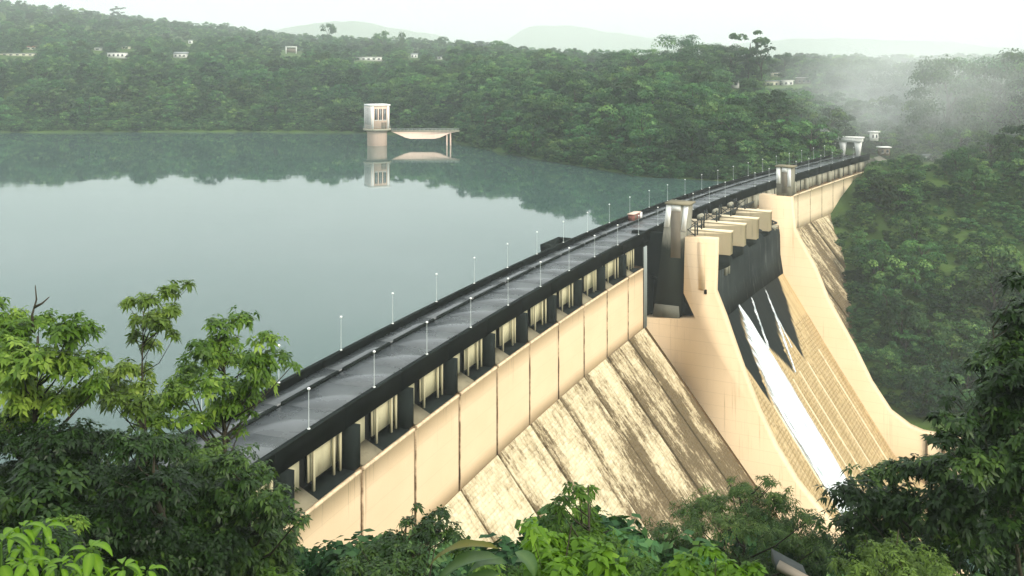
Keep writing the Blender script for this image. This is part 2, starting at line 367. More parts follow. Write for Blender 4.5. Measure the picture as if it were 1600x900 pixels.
# core body (behind the panels)
def core(s):
    t, k = zt(s)-.15, zk(s); zb = -66
    return [(-11, -1.3), (-2.2, -1.3), (-2.2, t), (.9, t), (.9, k), (.9+SLOPE*(k-zb)-.25, zb), (-11, zb)]
def core_far(s):
    t, k = zt(s)-.15, zk(s); zb = -66
    return [(-11, -1.3), (-.9, -1.3), (-.9, t), (.9, t), (.9, k), (.9+SLOPE*(k-zb)-.25, zb), (-11, zb)]
mb = MB(); sweep(mb, st(-45, 120.8), core); mb.build('dam_core', M['darkbrown'], dam)
mb = MB(); sweep(mb, st(193.05, S_END), core_far); mb.build('dam_core', M['darkbrown'], dam)
mb = MB(); sweep(mb, st(120.95, 193), [(-11, -1.3), (-4, -1.3), (-4, -8), (1, -8.3), (-2, -66), (-11, -66)]); mb.build('dam_core', M['dark'], dam)

def panel_slope(s0, s1, proud, seed, rows):
    r = nrs(seed); zz = float(zk((s0+s1)/2))
    n = np.array([1, SLOPE])/math.hypot(1, SLOPE)          # outward (o, z)
    d = np.array([SLOPE, -1])/math.hypot(1, SLOPE)         # down the slope
    def P(s, t, e): return at(s, 1.0+d[0]*t+n[0]*e, zk(s)+d[1]*t+n[1]*e)
    ln = 60.
    mb = MB()
    ss = np.linspace(s0, s1, 4); tt = np.linspace(0, ln, 13); a, b = np.meshgrid(ss, tt)
    top = P(a.ravel(), b.ravel(), proud); m = len(ss)
    i, j = np.meshgrid(np.arange(len(tt)-1), np.arange(m-1), indexing='ij'); q = (i*m+j).ravel()
    stv = np.stack([a.ravel(), b.ravel(), a.ravel()-s0], -1)
    mb.add(top, np.stack([q, q+m, q+m+1, q+1], -1), st=stv, tint=np.full(len(top), .6))
    for sx in (s0, s1):                                     # side faces down to the core
        V = np.concatenate([P(np.full(13, sx), tt, proud), P(np.full(13, sx), tt, -.4)]); k = np.arange(12)
        f = np.stack([k, k+13, k+14, k+1], -1)
        mb.add(V, f if sx == s0 else f[:, ::-1], st=np.stack([np.full(26, sx), np.tile(tt, 2), np.zeros(26)], -1), tint=np.full(26, .8))
    V = P(np.array([s0, s1, s1, s0]), np.zeros(4), np.array([proud, proud, -.4, -.4])); mb.add(V, [(0, 1, 2, 3)], st=np.tile([s0, 0, 3.], (4, 1)), tint=np.zeros(4))
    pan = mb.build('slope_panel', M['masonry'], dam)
    # courses of masonry blocks
    bh, bw = .56, .95
    mb = MB(); Vs = []; STs = []; T = []
    for row in range(rows):
        t0 = .25+row*bh; x = s0+.06-(bw*.5 if row % 2 else 0)+r.uniform(-.1, .1)
        while x < s1-.1:
            wd = bw*r.uniform(.8, 1.25); a0, a1 = max(x, s0+.05)+.02, min(x+wd, s1-.05)-.02; x += wd
            if a1-a0 < .25 or r.rand() < .12: continue
            e = proud+r.uniform(.02, .09); g = .03
            q = [(a0, t0+g), (a1, t0+g), (a1, t0+bh-g), (a0, t0+bh-g)]
            Vs.append([(u, v, proud-.02) for u, v in q]+[(u+(.03 if i in (0, 3) else -.03), v+(.03 if i < 2 else -.03), e) for i, (u, v) in enumerate(q)])
            T.append(r.rand())
    Vs = np.array(Vs).reshape(-1, 3); nb = len(T)
    base = np.array([(4, 7, 6, 5), (0, 4, 5, 1), (1, 5, 6, 2), (2, 6, 7, 3), (3, 7, 4, 0)])[None]+np.arange(nb)[:, None, None]*8
    mb.add(P(Vs[:, 0], Vs[:, 1], Vs[:, 2]), base.reshape(-1, 4), st=np.stack([Vs[:, 0], Vs[:, 1], Vs[:, 0]-s0], -1), tint=np.repeat(T, 8))
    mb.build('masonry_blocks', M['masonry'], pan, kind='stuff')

def gallery(s0, s1, far, r):
    """one bay of the gallery under the road: column at s0, back wall, posts, floor"""
    ob = -.75 if far else -1.25; zc = -1.35; zf = float(zt(s0))
    cw = 1.4 if not far else .9
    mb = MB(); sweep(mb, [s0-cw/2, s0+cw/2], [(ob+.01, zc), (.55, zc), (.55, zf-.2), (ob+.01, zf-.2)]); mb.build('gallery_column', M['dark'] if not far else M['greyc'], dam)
    a, b = s0+cw/2+.02, s1-cw/2-.02
    door = a+(b-a)*r.uniform(.30, .40); dw = 1.5 if not far else 1.1
    mb = MB()
    if far:
        sweep(mb, st(a, b, 6), [(ob, zc), (ob+.12, zc), (ob+.12, zf+.1), (ob, zf+.1)])
    else:
        sweep(mb, [a, door], [(ob, zc), (ob+.15, zc), (ob+.15, zf+.5), (ob, zf+.5)])
        sweep(mb, [door+dw, b], [(ob, zc), (ob+.15, zc), (ob+.15, zf+.75), (ob, zf+.75)])
    mb.build('gallery_wall', M['cream'] if not far else M['greyc'], dam)
    if not far:
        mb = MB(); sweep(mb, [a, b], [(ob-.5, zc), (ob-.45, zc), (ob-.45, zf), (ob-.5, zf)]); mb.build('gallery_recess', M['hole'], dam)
        mb = MB(); sweep(mb, [a, door+.2], [(-1.2, zf-.1), (.86, zf-.1), (.86, zf+.02), (-1.2, zf+1.0)]); mb.build('sill', M['ledge'], dam)
        mb = MB(); sweep(mb, [door+.25, b], [(-1.7, zf-.12), (.86, zf-.12), (.86, zf-.02), (-1.7, zf+.1)]); mb.build('gallery_floor', M['dark'], dam)
    ps = [door+dw+.15, b-1.6, b-.45] if not far else ([a+3.2, a+7.] if r.rand() < .7 else [a+5.])
    for p in ps:
        if p > b-.2: continue
        oo = r.uniform(-.75, -.55) if not far else ob+.2
        mb = MB(); sweep(mb, [p-.12, p+.12], [(oo-.12, zc), (oo+.12, zc), (oo+.12, zf-.1), (oo-.12, zf-.1)])
        mb.build('gallery_post', M['cream'] if not far else (M['dark'] if r.rand() < .6 else M['greyc']), dam)
rr = nrs(5)
for i in range(len(NJ)-1):
    s0, s1 = NJ[i], NJ[i+1]; g0 = .26
    mb = MB(); sweep(mb, np.concatenate([[s0+g0, s0+g0+.3, s0+g0+.7], np.linspace(s0+3, s1-2.5, 4), [s1-.9, s1-.5, s1-.2]]), lambda s: [(.88, zt(s)), (1.22, zt(s)), (1.22, zt(s)-.32), (1.12, zt(s)-.35)]+[(1.12, zt(s)-.35+(zk(s)+.37-zt(s))*f_) for f_ in (.2, .4, .6, .8)]+[(1.12, zk(s)+.02), (.88, zk(s)+.02)], True)
    if i >= 1: mb.build('wall_panel', M['panel'], dam)
    gallery(s0, s1, False, rr)
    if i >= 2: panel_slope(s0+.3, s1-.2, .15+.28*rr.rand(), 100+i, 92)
for i in range(len(FJ)-1):
    s0, s1 = FJ[i], FJ[i+1]
    mb = MB(); sweep(mb, np.concatenate([[s0+.25, s0+.55, s0+1], np.linspace(s0+3, s1-2.5, 4), [s1-.9, s1-.5, s1-.15]]), lambda s: [(.88, zt(s)), (1.5, zt(s)), (1.5, zt(s)-.35), (1.12, zt(s)-.45)]+[(1.12, zt(s)-.45+(zk(s)+.47-zt(s))*f_) for f_ in (.25, .5, .75)]+[(1.12, zk(s)+.02), (.88, zk(s)+.02)], True)
    mb.build('wall_panel', M['panelfar'], dam)
    gallery(s0, s1, True, rr)
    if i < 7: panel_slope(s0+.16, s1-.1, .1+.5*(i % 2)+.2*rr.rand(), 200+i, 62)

# road beam, parapets, kerb, walkway, segment by segment
SEG = st(-45, S_END, 12)
for a, b in zip(SEG[:-1], SEG[1:]):
    g = .015
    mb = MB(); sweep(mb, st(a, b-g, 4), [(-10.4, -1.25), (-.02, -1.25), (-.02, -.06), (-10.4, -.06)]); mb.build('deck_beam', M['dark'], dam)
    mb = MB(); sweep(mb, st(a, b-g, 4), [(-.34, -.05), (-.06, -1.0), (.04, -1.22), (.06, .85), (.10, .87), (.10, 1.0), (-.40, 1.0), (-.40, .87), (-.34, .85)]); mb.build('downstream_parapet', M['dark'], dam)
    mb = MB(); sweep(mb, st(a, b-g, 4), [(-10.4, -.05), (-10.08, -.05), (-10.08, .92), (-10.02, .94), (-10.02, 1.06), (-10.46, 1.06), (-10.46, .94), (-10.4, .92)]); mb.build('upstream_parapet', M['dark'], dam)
    mb = MB(); sweep(mb, st(a, b-g, 4), [(-10.07, -.055), (-7.95, -.055), (-7.95, .14), (-10.07, .16)]); mb.build('walkway', M['wet'], dam)
    if 20 < a or True:
        mb = MB(); sweep(mb, st(a+.6, b-.5, 4), [(-7.94, -.05), (-7.64, -.05), (-7.66, .3), (-7.92, .3)]); mb.build('kerb', M['dark'], dam)
mb = MB(); sweep(mb, st(101, 109), [(-13.2, -1.2), (-10.47, -1.2), (-10.47, .1), (-12.7, .1), (-12.7, 1.15), (-13.2, 1.15)]); mb.build('viewing_bay', M['dark'], dam)
for p in (101, 109): mb = MB(); sweep(mb, [p-.25, p+.25], [(-13.2, .1), (-10.48, .1), (-10.48, 1.18), (-13.2, 1.18)]); mb.build('viewing_bay_wall', M['dark'], dam)

road = MB(); sweep(road, st(-45, S_END), [(-7.6, -.055), (-.42, -.055), (-.42, -.02), (-7.6, -.02)])
ro = road.build('road', M['joint']); ro['kind'] = 'structure'
RS = st(-45, S_END, 7.5)
for a, b in zip(RS[:-1], RS[1:]):
    c = rr.uniform(0, .008)
    mb = MB(); sweep(mb, [a+.02, (a+b)/2, b-.02], [(-7.58, -.019), (-.44, -.019), (-.44, .0+c), (-4.0, .003+c), (-7.58, .0+c)]); mb.build('slab', M['wet'], ro)

# ------------------------------------------------------------------ spillway
LWT = [(14.9, .95), (14.6, -9.4), (16.5, -14.0), (18.4, -19.3), (20.8, -25.8), (23.3, -31.8), (26.3, -37.7), (30.2, -43.6), (35.4, -49.2), (40, -52.5), (45, -54), (72, -54.5)]
RWT = [(14.1, 1.05), (14.9, -7.7), (20.1, -16.9), (23.4, -24.8), (29.6, -35.4), (33.7, -43.5), (38.1, -49.8), (42.5, -52.5), (45.4, -53.3), (54.5, -53.4)]
mb = MB(); sweep(mb, [121.0, 124.0], [(1.0, -66), (-4, -66), (-4, -15.85), (1.0, -15.85), (11.0, -14.9), (8.6, -10.1), (8.8, -1.5), (8.9, .95)]+LWT+[(72, -67.5), (38, -67.5)])
mb.build('training_wall', M['beige'], dam)
mb = MB(); sweep(mb, [120.85, 121.0], [(11.6, .2), (12.9, .3), (12.9, -9), (11.6, -9)]); mb.build('wall_pilaster', M['beige'], dam)
mb = MB(); sweep(mb, [125.9, 127.2], [(-3.9, -17), (11.5, -17), (9.0, -10), (9.0, .5), (-3.9, .5)]); mb.build('alcove_wall', M['dark'], dam)
mb = MB(); sweep(mb, [124.0, 125.88], [(-3.9, -16), (11.0, -15.3), (11, -16), (-3.9, -17)]); mb.build('alcove_floor', M['dark'], dam)
mb = MB(); sweep(mb, [190.0, 193.0], [(6.0, -66), (6.0, 1.05)]+RWT+[(54.5, -67.5), (40, -67.5)])
mb.build('training_wall', M['beige'], dam)
for (a0, a1, b0, b1) in ((46.2, 46.7, -53.3, 0), (49.7, 50.6, 0, 0), (52.5, 53.0, 0, 0)):
    mb = MB(); sweep(mb, [189.75, 190.02], [(a0, -53.2), (a1, -53.2), (a1, -67), (a0, -67)]); mb.build('joint_strip', M['darkbrown'], dam)
mb = MB(); sweep(mb, [189.7, 192.8], [(56.4, -53.3), (74, -53.6), (74, -67.5), (56.4, -67.5)]); mb.build('basin_wall', M['pale'], dam)
mb = MB(); sweep(mb, [189.4, 192.9], [(54.6, -53.1), (56.3, -53.1), (56.3, -67.5), (54.6, -67.5)]); mb.build('basin_pier', M['darkbrown'], dam)
for (a0, z0) in ((12.7, -8.9), (9.4, -8.5), (10.6, -6.5)):
    mb = MB(); sw = 120.93 if a0 > 12 else 189.93
    sweep(mb, [sw, sw+.06], [(a0, z0), (a0+.55, z0), (a0+.55, z0-.9), (a0, z0-.9)]); mb.build('drain_hole', M['hole'], dam)

FP = np.array([(1., -8.4), (3.5, -8.8), (6, -10.2), (9.2, -13.9), (24.7, -38.2), (39.3, -59.9), (43, -64), (48, -66.2), (55, -67), (95, -67)])
def floor_o(z): return np.interp(-np.asarray(z, float), -FP[:, 1], FP[:, 0])
LEN = np.concatenate([[0], np.cumsum(np.hypot(*np.diff(FP, axis=0).T))])
def floor_pt(s, t, lift=0):
    o = np.interp(t, LEN, FP[:, 0]); z = np.interp(t, LEN, FP[:, 1])
    return at(s, o+lift*.84, z+lift*.54)
def t_of_z(z): return np.interp(-z, -FP[:9, 1], LEN[:9])
tips = [(125.9, -34.6), (136.9, -34.7), (160.0, -34.7), (170.6, -34.4)]
# lower edge of the black algae: z of the edge as a function of s (saw teeth between the streams)
edge_s = [124, 125.9, 132.1, 134.8, 136.9, 139, 146, 150.5, 152, 154, 160.0, 163.5, 168.3, 170.6, 175, 181.6, 186, 190]
edge_z = [-33, -34.8, -24.9, -27.0, -34.7, -32, -22, -19.5, -27.6, -28, -34.7, -28, -25.3, -34.5, -30, -23.7, -17.5, -13.9]
ss = np.linspace(124.02, 189.98, 150); tt = np.concatenate([np.linspace(0, t_of_z(-62), 130), np.linspace(t_of_z(-62), LEN[-1], 14)[1:]])
a, b = np.meshgrid(ss, tt); zz = np.interp(b, LEN, FP[:, 1])
wetv = np.clip(.5+(zz-np.interp(a, edge_s, edge_z))*.16, 0, 1)
q = (np.arange(len(tt)-1)[:, None]*len(ss)+np.arange(len(ss)-1)[None]).ravel(); n_ = len(ss)
mb = MB(); mb.add(floor_pt(a.ravel(), b.ravel()), np.stack([q, q+n_, q+n_+1, q+1], -1), st=np.stack([a.ravel(), b.ravel(), 0*a.ravel()], -1), wet=wetv.ravel())
fl = mb.build('chute_floor', M['floor'], dam)
# rows of masonry on the lower floor of the chute
mb = MB(); r = nrs(77); Vs = []; T = []
for row in range(54):
    t0 = t_of_z(-28)+row*.85; x = 124.3+(row % 2)*.6
    while x < 189.5:
        wd = 1.35*r.uniform(.8, 1.25); a0, a1 = x+.04, min(x+wd-.04, 189.8); x += wd
        zf_ = np.interp(t0, LEN, FP[:, 1])
        if a1-a0 < .3 or zf_ > np.interp(x, edge_s, edge_z)-1.0 or r.rand() < .12: continue
        e = r.uniform(.02, .07); qd = [(a0, t0), (a1, t0), (a1, t0+.79), (a0, t0+.79)]
        Vs.append([(u, v, -.02) for u, v in qd]+[(u, v, e) for u, v in qd])
Vs = np.array(Vs).reshape(-1, 3); nb = len(Vs)//8
base = np.array([(4, 7, 6, 5), (0, 4, 5, 1), (1, 5, 6, 2), (2, 6, 7, 3), (3, 7, 4, 0)])[None]+np.arange(nb)[:, None, None]*8
mb.add(floor_pt(Vs[:, 0], Vs[:, 1], Vs[:, 2]), base.reshape(-1, 4), st=np.stack([Vs[:, 0], Vs[:, 1], 0*Vs[:, 0]], -1), wet=np.zeros(len(Vs)))
mb.build('masonry_blocks', M['floor'], fl, kind='stuff')
# guide ribs down the chute
for s_ in (137.2, 156.5, 163.0, 171.2, 183.0):
    mb = MB(); t_ = np.linspace(t_of_z(-35), t_of_z(-62), 8)
    V = np.concatenate([floor_pt(np.full(8, s_-.18), t_, .22), floor_pt(np.full(8, s_+.18), t_, .22), floor_pt(np.full(8, s_+.2), t_, -.05), floor_pt(np.full(8, s_-.2), t_, -.05)])
    k = np.arange(7); fs = []
    for u, v in ((0, 1), (1, 2), (3, 0)): fs.append(np.stack([u*8+k, u*8+k+1, v*8+k+1, v*8+k], -1))
    mb.add(V, np.concatenate(fs), st=np.tile([s_, 0, 0.], (32, 1)), wet=np.zeros(32)); mb.build('guide_rib', M['pale'], dam)

# water on the chute
def stream(name, zs, sl, sr, lift, seed, label, thin=0):
    r = nrs(seed); z = np.linspace(zs[0], zs[-1], 90); L_ = np.interp(-z, -np.array(zs), sl); R_ = np.interp(-z, -np.array(zs), sr)
    n = 15; uu = np.linspace(0, 1, n); V = []; ST = []; ED = []
    jl = np.cumsum(r.normal(0, .05, 90)); jr = np.cumsum(r.normal(0, .05, 90)); jl -= np.linspace(jl[0], jl[-1], 90); jr -= np.linspace(jr[0], jr[-1], 90)
    for i in range(90):
        t = t_of_z(z[i]) if z[i] > -62 else np.interp(-z[i], -FP[:9, 1], LEN[:9])
        s = L_[i]+jl[i]+(R_[i]+jr[i]-L_[i]-jl[i])*uu
        lf = lift*(1-(2*uu-1)**4)*(min(1, i/8)*.9+.1)*(1+.35*np.sin(uu*37+i*.21)*r.uniform(.5, 1, n))-.03
        V.append(floor_pt(s, np.full(n, t), lf)); ST.append(np.stack([s, np.full(n, t), 0*s], -1)); ED.append(np.abs(2*uu-1)**2.2+thin*(.45+.5*max(0, 1-i/25))+(.8*max(0, 1-i/10)))
    V = np.concatenate(V); q = (np.arange(89)[:, None]*n+np.arange(n-1)[None]).ravel()
    mb = MB(); mb.add(V, np.stack([q, q+n, q+n+1, q+1], -1), st=np.concatenate(ST), edge=np.concatenate(ED))
    o = mb.build(name, M['foam'], None, smooth=True); tag(o, label, 'waterfall', 'white streams down the spillway'); return o
stream('white_water', [-17.5, -19, -23, -27.4, -35, -43, -52, -60, -65, -66.8], [150.5, 149.2, 145.5, 142.2, 137.8, 137.2, 137.2, 136.8, 136.5, 136], [151, 151.6, 152.4, 153.2, 154.6, 154.2, 153.4, 153, 153.2, 153.5], .55, 1, 'widest foaming white stream running down the spillway chute')
stream('white_water', [-18, -22, -26.8, -28], [160.1, 156.7, 152.7, 152.0], [161.5, 158.6, 154.8, 153.6], .3, 2, 'short thin white stream just right of the widest one on the black chute', 1)
stream('white_water', [-17.8, -25.4, -30, -34.6], [171.8, 166.9, 163.0, 159.3], [172.9, 168.6, 164.8, 160.8], .3, 3, 'long thin white stream nearest the far training wall on the black chute', 1)
stream('white_water', [-23, -28, -31], [169.3, 167.5, 166.3], [169.6, 168.6, 167.5], .2, 4, 'faint short white trickle beside the long thin stream on the black chute', 1)

M['sill'] = m_plaster('wet_black_sill', (.012, .016, .016), (.03, .037, .036), (.16, .17, .165), 1.0)
# piers, gates, hoists
PS = [134.8, 148.6, 162.4, 176.2]; PO = [14.5, 13.9, 13.2, 12.6]; PZ = [.3, -.2, -.9, -1.1]
for s_, o_, z_ in zip(PS, PO, PZ):
    mb = MB(); sweep(mb, [s_, s_+2.2], [(-.5, z_-1.6), (.06+.1, z_-1.4), (.2, z_), (o_, z_), (o_, z_-.45), (o_-.12, z_-.45), (o_-.12, z_-4.9), (.0, z_-4.9)]); pr = mb.build('pier', M['pale'], dam)
    mb = MB(); sweep(mb, [s_+2.21, s_+2.3], [(o_-.14, z_-.1), (o_-.02, z_-.1), (o_-.14, z_-4.9), (o_-.3, z_-4.9)]); mb.build('pier_end', M['darkbrown'], pr)
    mb = MB(); sweep(mb, [s_+.1, s_+2.1], [(-3.8, z_-4.92), (o_-.4, z_-4.92), (o_-.5, -7), (o_-2.5, -8), (7.4, -8.2), (-3.8, -8.3)]); mb.build('pier_base', M['dark'], pr)
    mb = MB(); sweep(mb, [s_-.06, s_], [(.3, z_+.02), (o_+.06, z_+.02), (o_+.06, z_-.28), (.3, z_-.28)]); sweep(mb, [s_, s_+2.26], [(o_, z_+.02), (o_+.06, z_+.02), (o_+.06, z_-.28), (o_, z_-.28)]); mb.build('pier_coping', M['pale'], pr)
mb = MB(); sweep(mb, st(124.05, 189.95, 3), [(7.2, -6.3), (10.2, -6.5), (11.3, -7.6), (11.5, -9), (11.6, -14), (12.4, -19.3), (7.2, -11.6)]); mb.build('spillway_sill', M['sill'], dam)
gs = [124]+[p+2.3 for p in PS]; ge = PS+[190]
for a_, b_ in zip(gs, ge):
    mb = MB(); th = np.linspace(R(-38), R(32), 9); arc = [(12.5-9*math.cos(t), -5.5+9*math.sin(t)) for t in th]
    sweep(mb, [a_+.1, b_-.1], arc+[(o-.25, z) for o, z in arc[::-1]]); g_ = mb.build('spillway_gate', M['steel'], dam)
    for f_ in (.25, .75):
        ms = a_+(b_-a_)*f_; mb = MB()
        for zz_ in (-8.5, -3): mb.tube([at(ms, 4, zz_), at(ms, 11.5, -5.5)], .22)
        mb.build('gate_arm', M['steel'], g_)
    mb = MB(); sweep(mb, [a_+.3, b_-.3], [(8.6, -5.3), (9.8, -5.3), (9.8, -6.2), (8.6, -6.2)]); mb.build('gate_beam', M['steel'], g_)
# small white blocks on the wet sill below the piers
for (s_, o_, z_) in ((141, 12.2, -6.6), (186.5, 11.2, -6.4)):
    mb = MB(); sweep(mb, [s_, s_+3.0], [(o_-3, z_), (o_, z_), (o_, z_-.7), (o_-3, z_-.7)]); sweep(mb, [s_+.1, s_+.7], [(o_-.8, z_-.7), (o_-.1, z_-.7), (o_-.1, z_-3.6), (o_-.8, z_-3.6)]); sweep(mb, [s_+2.2, s_+2.8], [(o_-.8, z_-.7), (o_-.1, z_-.7), (o_-.1, z_-3.6), (o_-.8, z_-3.6)]); mb.build('trunnion_bracket', M['greyc'], dam)

hz = ['nearest the near gate tower', 'second from the near gate tower', 'third from the near gate tower', 'fourth from the near gate tower', 'nearest the far gate tower']
for i, s_ in enumerate([122.4]+PS):
    o_, z_ = (10.4, .97) if i == 0 else (PO[i-1]-6.2, PZ[i-1]+.02)
    h_ = empty('gate_hoist', tuple(at(s_+1.2, o_, z_)), 'gate hoist with cream drum on the spillway pier '+hz[i], 'gate hoist', 'gate hoists on the spillway piers')
    mb = MB(); d_ = at(s_, o_, z_); hd = head(s_)
    for e_ in (.3, 2.0): sweep(mb, [s_+e_, s_+e_+.25], [(o_-.12, z_), (o_+.12, z_), (o_+.12, z_+2.5), (o_-.12, z_+2.5)])
    for e_ in (.3, 2.0): sweep(mb, [s_+e_, s_+e_+.2], [(o_-2.9, z_), (o_-2.7, z_), (o_-2.7, z_+2.3), (o_-2.9, z_+2.3)])
    mb.build('frame_post', M['steel'], h_)
    mb = MB(); mb.tube([at(s_+.4, o_-2.8, z_+.2), at(s_+.4, o_-.1, z_+2.2)], .09); mb.tube([at(s_+.42, o_-.1, z_+.2), at(s_+.42, o_-2.8, z_+2.2)], .09); mb.build('cross_brace', M['steel'], h_)
    mb = MB(); mb.tube([at(s_+.2, o_-3.9, z_+.8), at(s_+2.1, o_-3.9, z_+.8)], .62, 14); mb.build('drum', M['greyc'], h_)
    mb = MB(); sweep(mb, [s_+.2, s_+2.0], [(o_-4.5, z_), (o_-3.3, z_), (o_-3.3, z_+.4), (o_-4.5, z_+.4)]); mb.build('motor_base', M['steel'], h_)

# gate towers
def hexa_so(mb, s0, s1, b, t):
    """b, t: (o0, o1, z) bottom and top"""
    V = []
    for (o0, o1, z) in (b, t): V += [at(s0, o0, z), at(s0, o1, z), at(s1, o1, z), at(s1, o0, z)]
    return mb.hexa(np.array(V))
def tower(s0, s1, zb, zt_, ob, ot, zmid, label, base):
    t = empty('gate_tower', tuple(at((s0+s1)/2, sum(ob)/2, zb)), label, 'tower', 'gate towers on the dam')
    L0 = lambda z: ob[0]+(ot[0]-ob[0])*(z-zb)/(zt_-zb); R0 = lambda z: ob[1]+(ot[1]-ob[1])*(z-zb)/(zt_-zb)
    mb = MB(); hexa_so(mb, s0, s1, (ob[0], ob[1], zb), (ot[0], ot[1], zt_)); mb.build('shaft', M['towerc'], t)
    wdt = ot[1]-ot[0]
    mb = MB(); sweep(mb, [s0-.3, s1+.3], [(ot[0]-.25, zt_), (ot[1]+.45, zt_), (ot[1]+.45, zt_+.34), (ot[0]-.25, zt_+.4)]); mb.build('roof_slab', M['ledge'], t)
    tw = wdt*.27
    for (u0, u1, z0, z1) in ((L0(zmid)+.02, L0(zmid)+tw, zmid, zt_-.02), (R0(zmid)-tw*.85, R0(zmid)-.02, zmid-.6, zt_-.02)):
        mb = MB(); sweep(mb, [s0-.07, s0], [(u0, z0), (u1, z0), (u1+(L0(z1)-L0(z0)), z1), (u0+(L0(z1)-L0(z0)), z1)]); mb.build('white_surround', M['white'], t)
    mb = MB(); sweep(mb, [s0-.07, s0], [(L0(zmid)+tw+.35, zt_-1.2), (R0(zmid)-tw*.85-.0, zt_-1.2), (R0(zmid)-tw*.85, zt_-.04), (L0(zmid)+tw+.35, zt_-.04)]); mb.build('white_surround', M['white'], t)
    mb = MB(); sweep(mb, [s0-.05, s0], [(L0(zmid)+tw+.25, zmid-base), (R0(zmid)-tw*.85-.05, zmid-base), (R0(zmid)-tw*.85-.05, zt_-1.22), (L0(zmid)+tw+.35, zt_-1.22)]); mb.build('recessed_panel', M['brownpanel'], t)
    return t
def m_tower():
    m = m_plaster('weathered_tower_concrete', (.30, .28, .22), (.22, .21, .165), (.03, .033, .028), 1.2); g = NG(m)
    z = g.sep(g.pos())[2]; p = g.pos(); c = g.b.inputs['Base Color'].links[0].from_socket
    n = g.math('ADD', g.math('MULTIPLY', g.math('SUBTRACT', z, 1.5), -.11), g.math('MULTIPLY', g.noise(g.mapv(p, (.9, .9, .12)), 1., 5, .65), 1.1))
    c = g.mix(g.ramp(n, [(.52, 0.), (.95, 1.)]), c, (.022, .026, .02))      # blends unevenly to near black towards the foot of the shaft
    g.base(c); return m
M['towerc'] = m_tower()
tN = tower(121.5, 125.6, -15.3, 7.1, (2.3, 7.6), (4.95, 9.2), 2.6, 'near gate tower with dark streaked shaft standing in the alcove beside the spillway', 6.0)
mb = MB(); sweep(mb, [121.15, 121.5], [(2.2, -15.3), (7.7, -15.3), (7.5, -12.9), (2.6, -12.9)]); mb.build('plinth', M['rock'], tN)
tower(190.2, 193.6, 1.07, 8.4, (10.5, 14.2), (10.4, 14.4), 4.2, 'far gate tower with white framed top at the far end of the spillway', 2.4)
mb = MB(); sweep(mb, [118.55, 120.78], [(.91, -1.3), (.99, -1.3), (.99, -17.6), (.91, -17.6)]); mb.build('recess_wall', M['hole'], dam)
for k, s_ in enumerate((119.0, 119.75, 120.4)):
    p_ = MB(); p_.tube([at(s_, 1.16, -1.3), at(s_, 1.17, -8), at(s_, 1.16, -17.4)], .12, 8); o_ = p_.build('drain_pipe', M['pole'], None, smooth=True)
    tag(o_, ['leftmost of the three pale drain pipes beside the near gate tower', 'middle of the three pale drain pipes beside the near gate tower', 'rightmost of the three pale drain pipes, closest to the near gate tower'][k], 'pipe', 'drain pipes beside the near gate tower')

# ------------------------------------------------------------------ street lamps
def lamp(h, two=False):
    e = empty('street_lamp', (0, 0, 0))
    mb = MB(); mb.lathe([(.10, 0), (.10, .12), (.04, .2), (.027, h-.1)], (0, 0, 0), 8); mb.build('pole', M['pole'], e, smooth=False)
    mb = MB(); mb.lathe([(.03, h-.1), (.14, h+.0), (.17, h+.06), (.13, h+.14), (.05, h+.18)], (0, 0, 0), 12); mb.build('lamp_head', M['lampw'], e)
    mb = MB(); mb.lathe([(.15, -.02), (.15, .08)], (0, 0, 0), 10); mb.build('base_plate', M['lampw'], e)
    return e
pd_, pu_ = lamp(3.7), lamp(3.9)
n1 = 0
for k in range(25):
    s_ = 8.3+12.35*k
    if abs(s_-192) < 2.5: continue
    e = pd_ if k == 0 else copy_tree(pd_)
    e.location = tuple(at(s_, -.15, 1.0)); e.rotation_euler.z = -head(s_)
    tag(e, f'white headed street lamp on the downstream parapet of the dam, {ORD[n1]} from the near end', 'street lamp', 'street lamps along the dam road'); n1 += 1
n1 = 0
for k in range(26):
    s_ = 5.7+12.4*k
    e = pu_ if k == 0 else copy_tree(pu_)
    e.location = tuple(at(s_, -10.24, 1.06)); e.rotation_euler.z = -head(s_)
    tag(e, f'slim street lamp on the lake side parapet of the dam, {ORD[n1]} from the near end', 'street lamp', 'street lamps along the dam road'); n1 += 1

# equipment box on the walkway
e = empty('equipment_cabinet', tuple(at(141, -9.0, .16)), 'faded red equipment cabinet with white end on the lake side walkway', 'cabinet')
mb = MB(); sweep(mb, [139.6, 143.6], [(-9.7, .16), (-8.4, .16), (-8.4, 1.5), (-9.7, 1.5)]); mb.build('body', M['red'], e)
mb = MB(); sweep(mb, [139.4, 143.9], [(-9.85, 1.5), (-8.2, 1.5), (-8.2, 1.72), (-9.85, 1.66)]); mb.build('roof', M['pink'], e)
mb = MB(); sweep(mb, [143.61, 144.3], [(-9.6, .16), (-8.1, .16), (-8.1, 1.48), (-9.6, 1.48)]); mb.build('white_end', M['white'], e)
mb = MB(); sweep(mb, [140.4, 141.4], [(-8.4, .3), (-8.36, .3), (-8.36, 1.35), (-8.4, 1.35)]); mb.build('door', M['brownpanel'], e)

